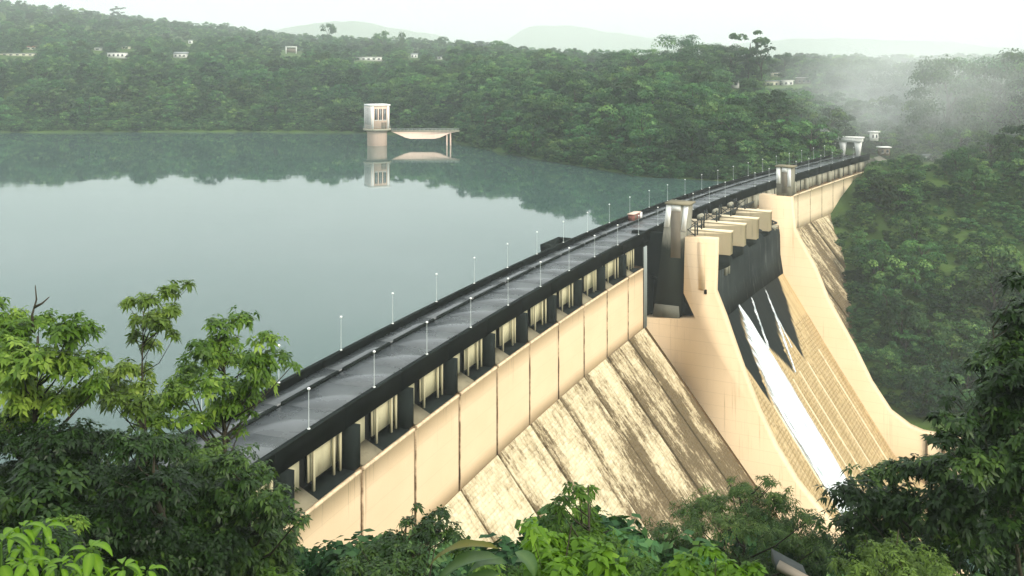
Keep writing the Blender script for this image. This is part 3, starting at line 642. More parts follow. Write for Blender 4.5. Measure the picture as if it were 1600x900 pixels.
# gateway at the far end of the road
sg = 322.0
gw = empty('gateway_arch', tuple(at(sg, -6, 0)), 'white concrete gateway across the far end of the dam road', 'gateway')
for o0 in (-9.3, -3.6):
    mb = MB(); V = []
    for z, wd, dp in ((0, .6, .5), (5.6, 1.35, .6)):
        V += [at(sg-dp, o0-wd, z), at(sg-dp, o0+wd, z), at(sg+dp, o0+wd, z), at(sg+dp, o0-wd, z)]
    mb.hexa(np.array(V)); mb.build('leg', M['white'], gw)
mb = MB(); sweep(mb, [sg-.9, sg+.9], [(-12.9, 5.7), (-11.2, 5.3), (-2.6, 5.3), (-1.9, 5.7), (-1.9, 6.9), (-12.9, 6.9)]); mb.build('beam', M['white'], gw)
mb = MB(); sweep(mb, [sg-1.1, sg+1.1], [(-13.6, 6.9), (-1.5, 6.9), (-1.5, 7.4), (-13.6, 7.4)]); mb.build('beam_cap', M['white'], gw)
bb = empty('sign_board', tuple(at(sg-2, -13, 0)), 'pale blank sign board on posts left of the white gateway', 'sign')
mb = MB(); sweep(mb, [sg-2.1, sg-1.9], [(-17.4, 7.2), (-13.9, 7.2), (-13.9, 10.4), (-17.4, 10.4)]); mb.build('board', M['white'], bb)
for o0 in (-16.8, -14.6):
    mb = MB(); sweep(mb, [sg-1.88, sg-1.7], [(o0, -2), (o0+.2, -2), (o0+.2, 9.6), (o0, 9.6)]); mb.build('post', M['steel'], bb)
mb = MB(); sweep(mb, [sg-1.69, sg-1.6], [(-16.9, 8.0), (-14.3, 8.0), (-14.3, 8.3), (-16.9, 8.3)]); mb.build('rail', M['steel'], bb)
# ------------------------------------------------------------------ terrain
def smooth(a, b, x): t = np.clip((x-a)/(b-a), 0, 1); return t*t*(3-2*t)
_pr = nrs(3); _ph = _pr.uniform(0, 6.28, (24, 2)); _an = _pr.uniform(0, 6.28, 24)
def fbm(X, Y, wl):
    z = 0; a = 1
    for i in range(12):
        k = 2*np.pi/(wl/1.7**(i//2)); c, s = np.cos(_an[i]), np.sin(_an[i])
        z = z+a*np.sin(k*(X*c+Y*s)+_ph[i, 0]); a *= (.62 if i % 2 else 1)
    return z/4
WATER = -6.0
PXS = np.array([-900, -200, 0, 300, 500, 600, 690, 720, 780, 850, 1000, 1150, 1250, 1320, 1400, 3000])
YSH = np.array([560, 560, 575, 582, 576, 566, 530, 492, 448, 408, 350, 335, 345, 352, 365, 380])
KPX = [-900, 0, 250, 500, 720, 900, 1050, 1200, 1350, 1600, 2500]
H1 = np.array([41, 41, 39, 37, 34, 28, 28, 26, 24, 22, 22]); H2 = np.array([88, 84, 58, 33, 28, 14, 12, 8, 14, 16, 20])
def terrain(X, Y):
    X = np.asarray(X, float); Y = np.asarray(Y, float)
    Yp = np.maximum(Y, 30); px = 800+F*X/Yp
    d = Y-np.interp(px, PXS, YSH)
    nz = fbm(X, Y, 260); n2 = fbm(X+900, Y-300, 60)
    dd = np.maximum(d, 0)
    zf = WATER+np.interp(px, KPX, H1)*(1-np.exp(-dd/75))+np.interp(px, KPX, H2)*smooth(80, 950, dd)
    zf = zf+(nz*5*smooth(40, 300, dd)+n2*1.2*smooth(0, 60, dd))
    zf = zf-smooth(1700, 2400, Y)*np.interp(px, KPX, H2)*.9
    zf = np.where(d < 0, np.maximum(WATER+.25*d, -24), zf)
    far = 0
    for (p0, sg_, y0, sy, hh) in ((560, 110, 3600, 500, 150), (690, 60, 3700, 400, 70), (430, 120, 4000, 500, 105), (900, 105, 4400, 500, 165), (820, 60, 4300, 400, 80),
                              (1010, 70, 4600, 500, 60), (1180, 200, 5000, 500, 105), (1420, 200, 5200, 500, 95), (150, 300, 5000, 500, 150), (-500, 500, 5000, 600, 200), (2100, 500, 5000, 600, 160)):
        far = far+hh*np.exp(-((px-p0)/sg_)**2-((Y-y0)/sy)**2)
    far = np.where(Y > 100, far*(1+.12*fbm(X, Y, 700)), 0)
    # near hill on the lake side of the dam's left end
    zn = np.maximum(32.4-.47*np.hypot(X*.75, Y)+n2*.5*smooth(5, 30, Y), -24)
    zup = np.maximum(zf, zn)+far
    # downstream valley: q = distance from the river
    q = 222-(.5*X+.866*Y)
    zl = -67.6+100.5*np.clip(np.maximum(q, 0)/222, 0, 1.0)**1.7+np.maximum(q-222, 0)*.12
    qq = np.maximum(-q, 0)
    zr = -67.6+66*np.clip(qq/140, 0, 1)**1.15+30*smooth(150, 420, qq)
    zdn = np.where(q > 0, zl, zr)+n2*1.0*smooth(15, 60, np.abs(q))+nz*3*smooth(100, 260, qq)+far
    s, o = so(X, Y)
    wgt = smooth(-14, 14, o)
    z = zup*(1-wgt)+zdn*wgt
    # keep clear of the dam itself
    body = (o > -11) & (s > -40) & (s < 326)
    prof = np.where(o < 2, -7, zk(s)-SLOPE*0-(o-2)/SLOPE)-1.5
    z = np.where(body & (o < 70) & (s > 15) & (s < 121), np.minimum(z, np.maximum(prof, -69)), z)
    z = np.where(body & (o < 96) & (s >= 117) & (s < 194), np.minimum(z, -69), z)
    z = np.where(body & (s >= 194), np.minimum(z, np.maximum(np.where(o < 2, -7, zk(s)-(o-2)/SLOPE)-1.0+np.maximum(0, (s-250)*.45)+80*smooth(8, 40, o), -69)), z)
    z = np.where(body & (o < 1.) & (s > -12), np.minimum(z, -7), z)
    return z
ang = np.concatenate([np.radians(np.arange(-180, -60, 4.)), np.radians(np.arange(-60, -42, 1.5)), np.radians(np.arange(-42, 42, .25)), np.radians(np.arange(42, 60, 1.5)), np.radians(np.arange(60, 180, 4.))])
rad = np.concatenate([[0.5], np.geomspace(2, 6300, 210)])
A, B = np.meshgrid(ang, rad); GX = np.sin(A)*B; GY = np.cos(A)*B
GZ = terrain(GX.ravel(), GY.ravel())
V = np.stack([GX.ravel(), GY.ravel(), GZ], -1); na = len(ang)
i = np.arange(len(rad)-1)[:, None]*na; j = np.arange(na)[None]; k = (j+1) % na
mb = MB(); mb.add(V, np.stack([i+j, i+k, i+na+k, i+na+j], -1).reshape(-1, 4))
g_ = mb.build('ground', M['ground'], smooth=True); g_['kind'] = 'structure'
# reservoir
sl_ = np.arange(-40, 345, 12.0); P1 = at(sl_, -10.9, WATER)
out = [(300, 480), (250, 640), (-500, 760), (-1400, 720), (-1400, 40), (-120, 20), (-70, 30)]
pts = [tuple(p[:2]) for p in P1]+out
mw = bpy.data.meshes.new('reservoir'); mw.from_pydata([(x, y, WATER) for x, y in pts], [], [list(range(len(pts)))]); mw.update()
mw.materials.append(M['water']); wt = link('reservoir', mw); wt['kind'] = 'structure'
if mw.polygons[0].normal.z < 0: mw.flip_normals()
# tailwater in the basin
mt = MB(); V = at(np.array([124.1, 189.9, 189.4, 124.1]), np.array([50, 50, 140, 140]), -65.6); mt.add(V, [(0, 1, 2, 3)]); tw_ = mt.build('stilling_basin_water', M['water']); tw_['kind'] = 'structure'

def ray_ground(px, py, y0=60, y1=5600):
    Y = np.geomspace(y0, y1, 1500); X = (px-800)/F*Y; Z = H-(py-YH)/F*Y
    t = terrain(X, Y); h = np.where(Z < t)[0]
    if len(h) == 0: return None
    a = h[0]; return np.array([X[a], Y[a], t[a]])

# ------------------------------------------------------------------ intake tower and its footbridge
def oct_ring(c, r, z, n=12): return [(c[0]+r*math.cos(t), c[1]+r*math.sin(t), z) for t in np.arange(n)*2*np.pi/n]
ix, iy = -68.0, 484
it = empty('intake_tower', (ix, iy, -20), 'pink and white concrete intake tower standing in the reservoir', 'intake tower')
mb = MB(); mb.lathe([(5.0, -20), (5.0, .6), (5.7, 1.5)], (ix, iy, 0), 20); mb.build('shaft', M['pink'], it)
mb = MB(); mb.lathe([(6.7, 1.52), (7.1, 1.8), (7.1, 2.4), (6.7, 2.6)], (ix, iy, 0), 20); mb.build('platform', M['greyc'], it)
rz_ = R(28); ca, sa = math.cos(rz_), math.sin(rz_)
def itp(x, y, z): return (ix+x*ca-y*sa, iy+x*sa+y*ca, z)
mb = MB(); mb.box((ix, iy, 8.3), (9.6, 9.6, 11.4), rz_); mb.build('gate_house', M['pink'], it)
mb = MB(); mb.box((ix, iy, 14.4), (10.3, 10.3, .8), rz_); mb.build('roof', M['white'], it)
for x in (-3.9, -2.3, -.8, .8, 2.3, 3.9):
    mb = MB(); mb.box(itp(-4.95, x*1.2, 8.3), (.3, .6, 11.3), rz_); mb.build('pilaster', M['white'], it)
for x in (-3.0, 3.0):
    mb = MB(); mb.box(itp(x*1.35, -4.92, 8.3), (.9, .25, 11.3), rz_); mb.build('pilaster', M['white'], it)
for x in (-1.9, 0., 1.9):
    wf = MB(); wf.box(itp(x*1.2, -4.85, 9.8), (1.5, .2, 5.6), rz_); wf = wf.build('window', M['glassd'], it)
    mb = MB(); mb.box(itp(x*1.2, -4.92, 6.9), (1.7, .3, .25), rz_); mb.build('sill', M['white'], wf)
    mb = MB(); mb.box(itp(x*1.2, -4.97, 9.8), (.12, .1, 5.6), rz_); mb.build('mullion', M['white'], wf)
mb = MB(); mb.box(itp(1.8, -4.88, 4.2), (2.6, .22, 3.2), rz_); mb.build('door', M['brownpanel'], it)
for x in (-3.1, -1.5, 0, 1.5, 3.1):
    wf = MB(); wf.box(itp(-4.84, x*1.2, 8.8), (.2, 1.0, 8.4), rz_); wf.build('window', M['brownpanel'], it)
mb = MB()
for t in np.arange(14)*2*np.pi/14: mb.tube([(ix+6.9*math.cos(t), iy+6.9*math.sin(t), 2.5), (ix+6.9*math.cos(t), iy+6.9*math.sin(t), 3.6)], .05, 4)
mb.tube([(ix+6.9*math.cos(t), iy+6.9*math.sin(t), 3.6) for t in np.arange(15)*2*np.pi/14], .06, 4); mb.build('railing', M['pole'], it)
fbx0, fbx1, by = -60.8, -26.5, 484
fb = empty('footbridge', (-44, by, 1), 'pale haunched concrete footbridge from the intake tower to the wooded shore', 'footbridge')
mb = MB(); mb.box(((fbx0+fbx1)/2, by, 1.2), (fbx1-fbx0, 3.0, .5)); mb.build('deck', M['greyc'], fb)
for yy in (by-1.2, by+1.2):
    mb = MB(); P = [(fbx0+.5, .9), (-53.5, -2.0), (-51, -2.6), (-39, -2.6), (-36, -1.9), (-31, .3), (fbx1-1, .9)]
    n = len(P); V = [(x, yy-.3, z) for x, z in P]+[(x, yy+.3, z) for x, z in P]
    mb.add(V, [(k, (k+1) % n, (k+1) % n+n, k+n) for k in range(n)]); mb.f.append(np.array([list(range(n))])); mb.f.append(np.array([list(range(n, 2*n))[::-1]]))
    mb.build('girder', M['pink'], fb)
    mb = MB(); mb.box(((fbx0+fbx1)/2, yy, 2.4), (fbx1-fbx0, .08, .08)); mb.box(((fbx0+fbx1)/2, yy, 1.95), (fbx1-fbx0, .06, .06))
    for x in np.arange(fbx0+.5, fbx1, 2.0): mb.box((x, yy, 1.9), (.08, .08, .95))
    mb.build('handrail', M['pole'], fb)
for x in (-32.8, -31.0):
    mb = MB(); mb.tube([(x, by-.9, -16), (x, by-.9, .95)], .32, 8); mb.tube([(x, by+.9, -16), (x, by+.9, .95)], .32, 8); mb.build('pier_column', M['pink'], fb)

# ------------------------------------------------------------------ houses on the far shore
PROT = [(560, 158, 718, 232, 488), (1290, 196, 1352, 246, 345), (1356, 199, 1396, 246, 370)]   # picture rectangles nearer trees must not cover
HC = bpy.data
def house(px, py, wpx, hpx, label, wallm, roofm, cat='house', nwin=3, gable=False, name='house', yy=None, group='white buildings among the far trees', rz=0):
    g = ray_ground(px, py) if yy is None else None
    if g is None: Y = yy or 900; g = np.array([(px-800)/F*Y, Y, H-(py-YH)/F*Y])
    Y = g[1]; wd, ht = wpx*Y/F, max(hpx*Y/F, 2.6); dp = min(wd*.7, 9); z0 = g[2]-.5
    e = empty(name, (g[0], g[1], z0), label, cat, group)
    cx, cy_ = g[0], g[1]+dp/2
    def bx(c, d, nm, m, par=e): mm = MB(); mm.box((cx+c[0], cy_+c[1], z0+c[2]), d); return mm.build(nm, m, par)
    bx((0, 0, ht/2), (wd, dp, ht), 'wall', wallm)
    if gable:
        mm = MB(); o = .5; zt2 = z0+ht; V = [(cx-wd/2-o, cy_-dp/2-o, zt2-.1), (cx+wd/2+o, cy_-dp/2-o, zt2-.1), (cx+wd/2+o, cy_+dp/2+o, zt2-.1), (cx-wd/2-o, cy_+dp/2+o, zt2-.1), (cx-wd/2-o, cy_, zt2+dp*.22), (cx+wd/2+o, cy_, zt2+dp*.22)]
        mm.add(V, [(0, 1, 5, 4), (2, 3, 4, 5)]); mm.f.append(np.array([(0, 4, 3), (1, 2, 5)])); mm.f.append(np.array([(0, 3, 2, 1)])); mm.build('roof', roofm, e)
    else: bx((0, 0, ht+.2), (wd+1.0, dp+1.0, .4), 'roof', roofm)
    for i in range(nwin):
        x = -wd/2+wd*(i+.5)/nwin
        wn = bx((x, -dp/2-.02, ht*.55), (wd/nwin*.45, .08, ht*.38), 'window', M['glassd'])
        bx((x, -dp/2-.08, ht*.34), (wd/nwin*.55, .16, .12), 'sill', M['housew'], wn)
    PROT.append((px-wpx/2-2, py-hpx-6, px+wpx/2+2, py+1, Y-2)); return e
HS = [(181, 91, 27, 9, 'long white two storey building with grey roof above the far left shore', 'housew', 'roofgrey', 4, False),
      (152, 79, 10, 5, 'tiny white hut left of the long white building on the far hillside', 'housew', 'roofgrey', 1, False),
      (196, 77, 11, 5, 'small pale hut just above the long white building on the far hillside', 'housep', 'roofgrey', 2, False),
      (281, 91, 20, 7, 'pale gabled low building on the far shore left of the white frame', 'housew', 'roofgrey', 3, True),
      (297, 69, 6, 6, 'small white cabin highest on the far hillside among trees', 'housew', 'roofgrey', 1, True),
      (22, 88, 60, 4, 'long low pale shed at the left edge of the far hillside', 'housep', 'roofgrey', 6, False),
      (48, 78, 12, 5, 'reddish roofed hut above the long low shed on the far left hillside', 'housep', 'roofred', 2, True),
      (576, 95, 40, 6, 'long bright white building on the far ridge above the intake tower', 'housew', 'housew', 5, False),
      (647, 91, 10, 7, 'small white house right of the long bright white building on the far ridge', 'housew', 'roofgrey', 2, True),
      (687, 93, 8, 5, 'tiny white house furthest right on the far ridge', 'housew', 'roofgrey', 1, True),
      (1150, 137, 10, 12, 'narrow white building under the tall trees on the wooded ridge', 'housew', 'roofgrey', 1, False),
      (1210, 135, 26, 9, 'grey white long building in the cluster behind the far end of the dam', 'housep', 'roofgrey', 4, False),
      (1232, 134, 15, 9, 'bright white building in the cluster behind the far end of the dam', 'housew', 'housew', 2, False),
      (1256, 132, 20, 11, 'building with white flat roof band at the right of the cluster behind the dam', 'brownpanel', 'housew', 3, False),
      (1212, 119, 12, 6, 'small grey hut at the back of the cluster behind the far end of the dam', 'housep', 'roofgrey', 1, False)]
for h in HS: house(h[0], h[1], h[2], h[3], h[4], M[h[5]], M[h[6]], nwin=h[7], gable=h[8])
house(1454, 252, 15, 9, 'small white hut on the right bank below the tall trees', M['housew'], M['roofgrey'], nwin=2, gable=True, group='white huts by the far end of the dam')
house(1367, 218, 11, 13, 'upright white kiosk right of the gateway', M['housew'], M['housew'], nwin=2, yy=362, group='white huts by the far end of the dam', name='kiosk', cat='kiosk')
house(1383, 241, 15, 12, 'open dark kiosk with white flat roof right of the gateway', M['brownpanel'], M['housew'], nwin=2, yy=355, group='white huts by the far end of the dam', name='kiosk', cat='kiosk')
g = ray_ground(455, 84); Y = g[1]; sc = Y/F
e = empty('frame_structure', tuple(g), 'open white rectangular frame structure standing on the far hillside', 'frame')
for x in (-8, 8): mb = MB(); mb.box((g[0]+x*sc, Y, g[2]+5*sc), (1.4*sc, 1.4*sc, 10*sc)); mb.build('post', M['housew'], e)
mb = MB(); mb.box((g[0], Y, g[2]+10.6*sc), (18*sc, 2*sc, 1.6*sc)); mb.build('roof', M['housew'], e)
mb = MB(); mb.box((g[0], Y+.5, g[2]+5*sc), (15*sc, .6, 6*sc)); mb.build('back_wall', M['brownpanel'], e)
PROT.append((440, 66, 470, 86, Y-2))
# retaining wall at the dam's right end
rw_ = empty('retaining_wall', tuple(at(330, 6, -20)), 'sloping grey retaining wall closing the far right end of the dam', 'wall')
mb = MB(); V = []
for s_, z1 in ((S_END+.3, -1.0), (S_END+8, 0.5)):
    V += [at(s_, -8, -30), at(s_, 16, -34), at(s_, 9, z1-5), at(s_, -8, z1)]
mb.hexa(np.array(V)); mb.build('wall_body', M['rock'], rw_)
mb = MB(); sweep(mb, [S_END+.1, S_END+8.5], [(1.5, -.8), (9.6, -5.4), (9.6, -5.0), (1.5, -.3)]); mb.build('coping', M['greyc'], rw_)

# ------------------------------------------------------------------ trees
def leaf_quads(r, C, N, size, asp=1.0):
    """one bent-free quad per leaf clump"""
    n = len(C); N = N/(np.linalg.norm(N, axis=1)[:, None]+1e-9)
    t = np.cross(N, r.normal(size=(n, 3))); t /= np.linalg.norm(t, axis=1)[:, None]+1e-9; b = np.cross(N, t)
    s = (size*r.uniform(.6, 1.3, n))[:, None] if np.isscalar(size) else (size*r.uniform(.6, 1.3, n))[:, None]
    V = np.stack([C-t*s-b*s*asp*.35, C+b*s*asp*.75+t*s*.1, C+t*s-b*s*asp*.15, C-b*s*asp*.8+N*s*.25], 1)
    return V.reshape(-1, 3), np.arange(4*n).reshape(-1, 4)
def crown_mesh(seed, shape, nclump, nleaf, lsize, matl):
    """crown of unit height 1 (z 0..1), leaf faces spread over clumps through the volume"""
    r = nrs(seed); mb = MB()
    prof = dict(round=lambda z: .46*np.sqrt(np.clip(1-((z-.52)/.50)**2, 0, 1)),
                wide=lambda z: .56*np.sqrt(np.clip(1-((z-.60)/.42)**2, 0, 1)),
                tall=lambda z: .30*np.sqrt(np.clip(1-((z-.55)/.47)**2, 0, 1))*(1+.25*np.sin(z*9)),
                cone=lambda z: .20*np.clip(1.02-z, 0, 1)**.8*np.clip(z*8, 0, 1),
                open=lambda z: .42*np.sqrt(np.clip(1-((z-.66)/.36)**2, 0, 1)))[shape]
    for c in range(nclump):
        z = r.uniform(.12, .93) if shape != 'open' else r.uniform(.36, .97); R_ = float(prof(z)); a = r.uniform(0, 6.283)
        rho = R_*math.sqrt(r.uniform(.25, 1)) if shape != 'cone' else R_*r.uniform(.3, .9)
        cr = r.uniform(.085, .16)*(1. if shape != 'cone' else .45)*(.75 if shape == 'open' else 1)
        cc = np.array([rho*math.cos(a), rho*math.sin(a), z])
        d = r.normal(size=(nleaf, 3)); d /= np.linalg.norm(d, axis=1)[:, None]; d[:, 2] = np.where(d[:, 2] < -.3, -d[:, 2], d[:, 2])
        C = cc+d*np.array([1.15, 1.15, .75])*cr*r.uniform(.55, 1.08, (nleaf, 1))
        N = d+r.normal(size=(nleaf, 3))*.36+np.array([0, 0, .35])
        V, Fc = leaf_quads(r, C, N, lsize)
        tint = np.clip(r.normal(.42, .2)+r.normal(0, .12, nleaf), 0, 1)
        mb.add(V, Fc, tint=np.repeat(tint, 4))
    return mb.mesh('crown', matl)
def trunk_mesh(seed, h0, nlimb, rad_):
    r = nrs(seed); mb = MB(); mb.tube([(0, 0, -.06), (.01, 0, .2), (.02*r.normal(), .02*r.normal(), h0), (.03*r.normal(), .03*r.normal(), .8)], [rad_*1.3, rad_, rad_*.75, rad_*.2], 7)
    for k in range(nlimb):
        a = r.uniform(0, 6.28); z = r.uniform(.25, .6); l = r.uniform(.2, .36)
        mb.tube([(0, 0, z), (l*.5*math.cos(a), l*.5*math.sin(a), z+.14), (l*math.cos(a), l*math.sin(a), z+.2+.1*r.rand())], [rad_*.5, rad_*.35, rad_*.1], 5)
    return mb.mesh('trunk', M['bark'])
KINDS = []
for k, (nm, shp, nc, nl, ls, th, nlimb, tr, lab) in enumerate([
        ('broadleaf_tree', 'round', 44, 62, .030, .5, 5, .022, 'rounded broadleaf tree with a dense clumped crown'),
        ('broadleaf_tree', 'round', 36, 70, .034, .5, 5, .024, 'rounded broadleaf tree with a loose uneven crown'),
        ('spreading_tree', 'wide', 44, 62, .032, .5, 6, .024, 'wide spreading tree with a flat topped crown'),
        ('spreading_tree', 'wide', 38, 70, .034, .5, 6, .026, 'wide spreading tree with a lumpy domed crown'),
        ('tall_tree', 'tall', 40, 58, .028, .6, 5, .018, 'tall narrow tree with stacked foliage clumps'),
        ('slender_tree', 'open', 24, 62, .026, .7, 7, .016, 'slender tree with a high open crown'),
        ('conifer_tree', 'cone', 60, 34, .020, .8, 0, .012, 'dark pointed conifer'),
        ('broadleaf_tree', 'round', 95, 130, .015, .5, 9, .020, ''), ('spreading_tree', 'wide', 100, 130, .015, .5, 9, .022, ''), ('tall_tree', 'tall', 80, 120, .014, .6, 8, .016, '')]):
    KINDS.append((nm, crown_mesh(40+k, shp, nc, nl, ls, M['far']), trunk_mesh(60+k, th, nlimb, tr), lab))
def plant_tree(k, p, h, wd, rz, label, group, cat='tree'):
    nm, cm, tm, lab = KINDS[k]
    e = empty(nm, tuple(p), label, cat, group, rz); e.scale = (wd, wd, h)
    link('trunk', tm, e); link('crown', cm, e); return e


# candidates over every slope the picture can see
rt = nrs(11); cand = []
def lim_left(px):      # lowest row that growth on the near bank may reach up to in front of the dam
    return np.interp(px, [-200, 0, 440, 470, 490, 540, 600, 680, 820, 980, 1010, 1100, 1250, 1300, 1400, 1500, 1600, 1900], [600, 640, 720, 790, 890, 885, 850, 800, 850, 872, 850, 790, 800, 765, 740, 705, 610, 500])
def xb(y): return np.interp(y, [180, 250, 335, 420, 480, 560, 640, 680, 720], [1340, 1338, 1316, 1332, 1340, 1360, 1400, 1470, 1530])
for (x0, x1, y0, y1, sp) in ((-110, 330, 40, 620, 7.6), (-700, 700, 400, 1000, 10.5), (-1100, 1100, 980, 2100, 17.5)):
    xs = np.arange(x0, x1, sp); ys = np.arange(y0, y1, sp); a, b = np.meshgrid(xs, ys)
    a = a.ravel()+rt.uniform(-.45, .45, a.size)*sp; b = b.ravel()+rt.uniform(-.45, .45, b.size)*sp
    ok = (b > 35) & (np.abs(a/b) < .64)
    if x0 == -700: ok &= ~((a > -110) & (a < 330) & (b < 620))
    a, b = a[ok], b[ok]; z = terrain(a, b); s, o = so(a, b)
    px = 800+F*a/b; d = b-np.interp(px, PXS, YSH); q = 222-(.5*a+.866*b)
    for X, Y, Z, s_, o_, p_, d_, q_ in zip(a, b, z, s, o, px, d, q):
        if Z < WATER+.4 and o_ < 5: continue
        if -14 < o_ < 6 and s_ < 338: continue
        if o_ <= -10 and d_ < 2 and Y < 430 and s_ < 400: continue            # lake side: far shore only
        down = o_ >= 5 and Y < 520
        if down and 110 < s_ < 200 and o_ < 110: continue
        if down and s_ <= 110 and Z < zk(s_)-(o_-1)/SLOPE+.5 and o_ < 55: continue
        if down and s_ >= 195 and s_ < 270 and o_ < 1+SLOPE*(-16-Z): continue
        h = rt.uniform(5.5, 12.5)*(1.4 if rt.rand() < .25 else 1.0)
        wd = h*rt.uniform(.85, 1.15)
        cand.append([X, Y, Z, h, wd, p_, q_, down])
def covers(X, Y, Z, h, wd):
    px0, py1 = pix(np.array([X, Y, Z])); r_ = .42*wd*F/Y; py0 = py1-h*F/Y
    for (a, b, c, d, yy) in PROT:
        if Y < yy and px0+r_ > a and px0-r_ < c and py1 > b and py0 < d: return True
    return False
trees = []
for X, Y, Z, h, wd, p_, q_, down in cand:
    if down and q_ > -18 and Y < 260:
        lim = max(float(lim_left(p_-.4*wd*F/Y)), float(lim_left(p_+.4*wd*F/Y)))
        hmax = (H-(lim-YH)/F*Y)-Z-.5
        if hmax < 2.0: continue
        if h > hmax: wd *= max(hmax/h, .55); h = hmax
    elif down and Y < 450:
        y_t = float(pix(np.array([X, Y, Z+h*.7]))[1])
        if p_-.42*wd*F/Y < xb(y_t) or p_-.3*wd*F/Y < xb(float(pix(np.array([X, Y, Z+1]))[1])): continue
        if Z > -34 and q_ < -70 and fbm(np.array([X*1.0+37]), np.array([Y+11.]), 95)[0] > -.1 and rt.rand() < .72: continue
    if covers(X, Y, Z, h, wd):
        h *= .35; wd *= .5
        if covers(X, Y, Z, h, wd): continue
    k = int(rt.choice([0, 1, 2, 3, 4, 5], p=[.27, .25, .18, .18, .07, .05]))
    trees.append((X, Y, Z, h, wd, p_, q_, down, k))
# hand placed landmark trees on the skyline and the right bank
LM = [(512, 62, 25, 26, 0, 'tall rounded tree standing alone above the far ridge skyline', 1150), (185, 40, 30, 24, 5, 'small lone tree on the far left hilltop skyline', 1500), (52, 24, 16, 14, 1, 'tiny round tree at the far left end of the hilltop', 1520), (88, 22, 14, 13, 1, 'tiny round tree right of another on the far left hilltop', 1520),
      (596, 66, 18, 26, 3, 'dark spreading tree on the far ridge above the intake tower', 1080), (628, 66, 17, 10, 4, 'thin palm like tree on the far ridge', 1080),
      (1062, 145, 92, 62, 4, 'very tall dense tree at the left of the big group on the wooded ridge', 620), (1100, 140, 72, 74, 0, 'massive rounded dark tree in the big group on the wooded ridge', 600), (1142, 140, 70, 60, 1, 'broad dark tree in the middle of the big group on the wooded ridge', 610),
      (1170, 138, 90, 72, 5, 'tallest open crowned tree on the wooded ridge with sky showing through', 600), (1190, 140, 70, 50, 5, 'open crowned tree right of the tallest one on the wooded ridge', 590),
      (1000, 130, 55, 66, 3, 'wide dark tree left of the big group on the wooded ridge', 640), (965, 128, 48, 60, 0, 'rounded dark tree further left on the wooded ridge', 660),
      (1226, 112, 30, 44, 3, 'dense flat topped tree right of the big group behind the white buildings', 700), (1257, 110, 28, 12, 6, 'leftmost pointed conifer on the skyline behind the dam', 700), (1278, 108, 23, 9, 6, 'middle pointed conifer on the skyline behind the dam', 700), (1295, 106, 22, 10, 6, 'rightmost pointed conifer on the skyline behind the dam', 700), (1249, 110, 22, 8, 6, 'small pointed conifer beside the leftmost one on the skyline behind the dam', 700),
      (1350, 175, 85, 100, 2, 'large hazy spreading tree behind the gateway', 470), (1420, 200, 105, 110, 1, 'large hazy tree on the right bank right of the kiosks', 440), (1480, 250, 160, 120, 0, 'huge dark tree with visible trunk on the right bank', 380), (1545, 250, 165, 120, 2, 'huge dark spreading tree behind the small white hut on the right bank', 385), (1600, 250, 170, 130, 1, 'huge dark tree at the right edge of the picture above the right bank', 375), (1440, 190, 90, 80, 4, 'tall misty tree between two broad ones on the right bank', 470), (1520, 170, 75, 110, 3, 'misty spreading tree high behind the right bank', 520), (1590, 180, 90, 110, 0, 'misty rounded tree at the right edge behind the right bank', 510)]
for px, py, hp, wp, k, lab, yy in LM:
    g = ray_ground(px, py, 300) if yy is None else None
    if g is None:
        Y = yy or 1500; X = (px-800)/F*Y; g = np.array([X, Y, float(terrain(np.array([X]), np.array([Y]))[0])])
    if wp >= 50 and py > 125: k = {0: 7, 1: 7, 2: 8, 3: 8, 4: 9}.get(k, k)
    Y = g[1]; top = H-(py-hp-YH)/F*Y; h = max(top-g[2], 3)
    wk = {4: .62, 9: .62, 5: .8, 6: .36}.get(k, .95)
    plant_tree(k, (g[0], g[1], g[2]-.3), h, wp/F*Y/wk, rnd.uniform(0, 6), lab, 'landmark trees on the skyline and right bank')
# largest ones become trees of their own
def key(t): return -t[3]*t[4]/t[1]**2
trees.sort(key=key)
inv = [t for t in trees if -60 < t[5] < 1660 and not (t[7] and t[6] > -18 and t[1] < 120)]
NIND = 262
ind, rest = inv[:NIND], None
ids = set(id(t) for t in ind); rest = [t for t in trees if id(t) not in ids]
for (X, Y, Z, h, wd, p_, q_, down, k) in ind:
    reg = 'on the near bank below the dam' if down and q_ > -18 else 'on the right bank slope beyond the spillway' if down else 'on the wooded shore behind the reservoir'
    grp = 'trees '+reg
    plant_tree(k, (X, Y, Z-.3), h, wd, rt.uniform(0, 6.28), KINDS[k][3]+' '+reg, grp)

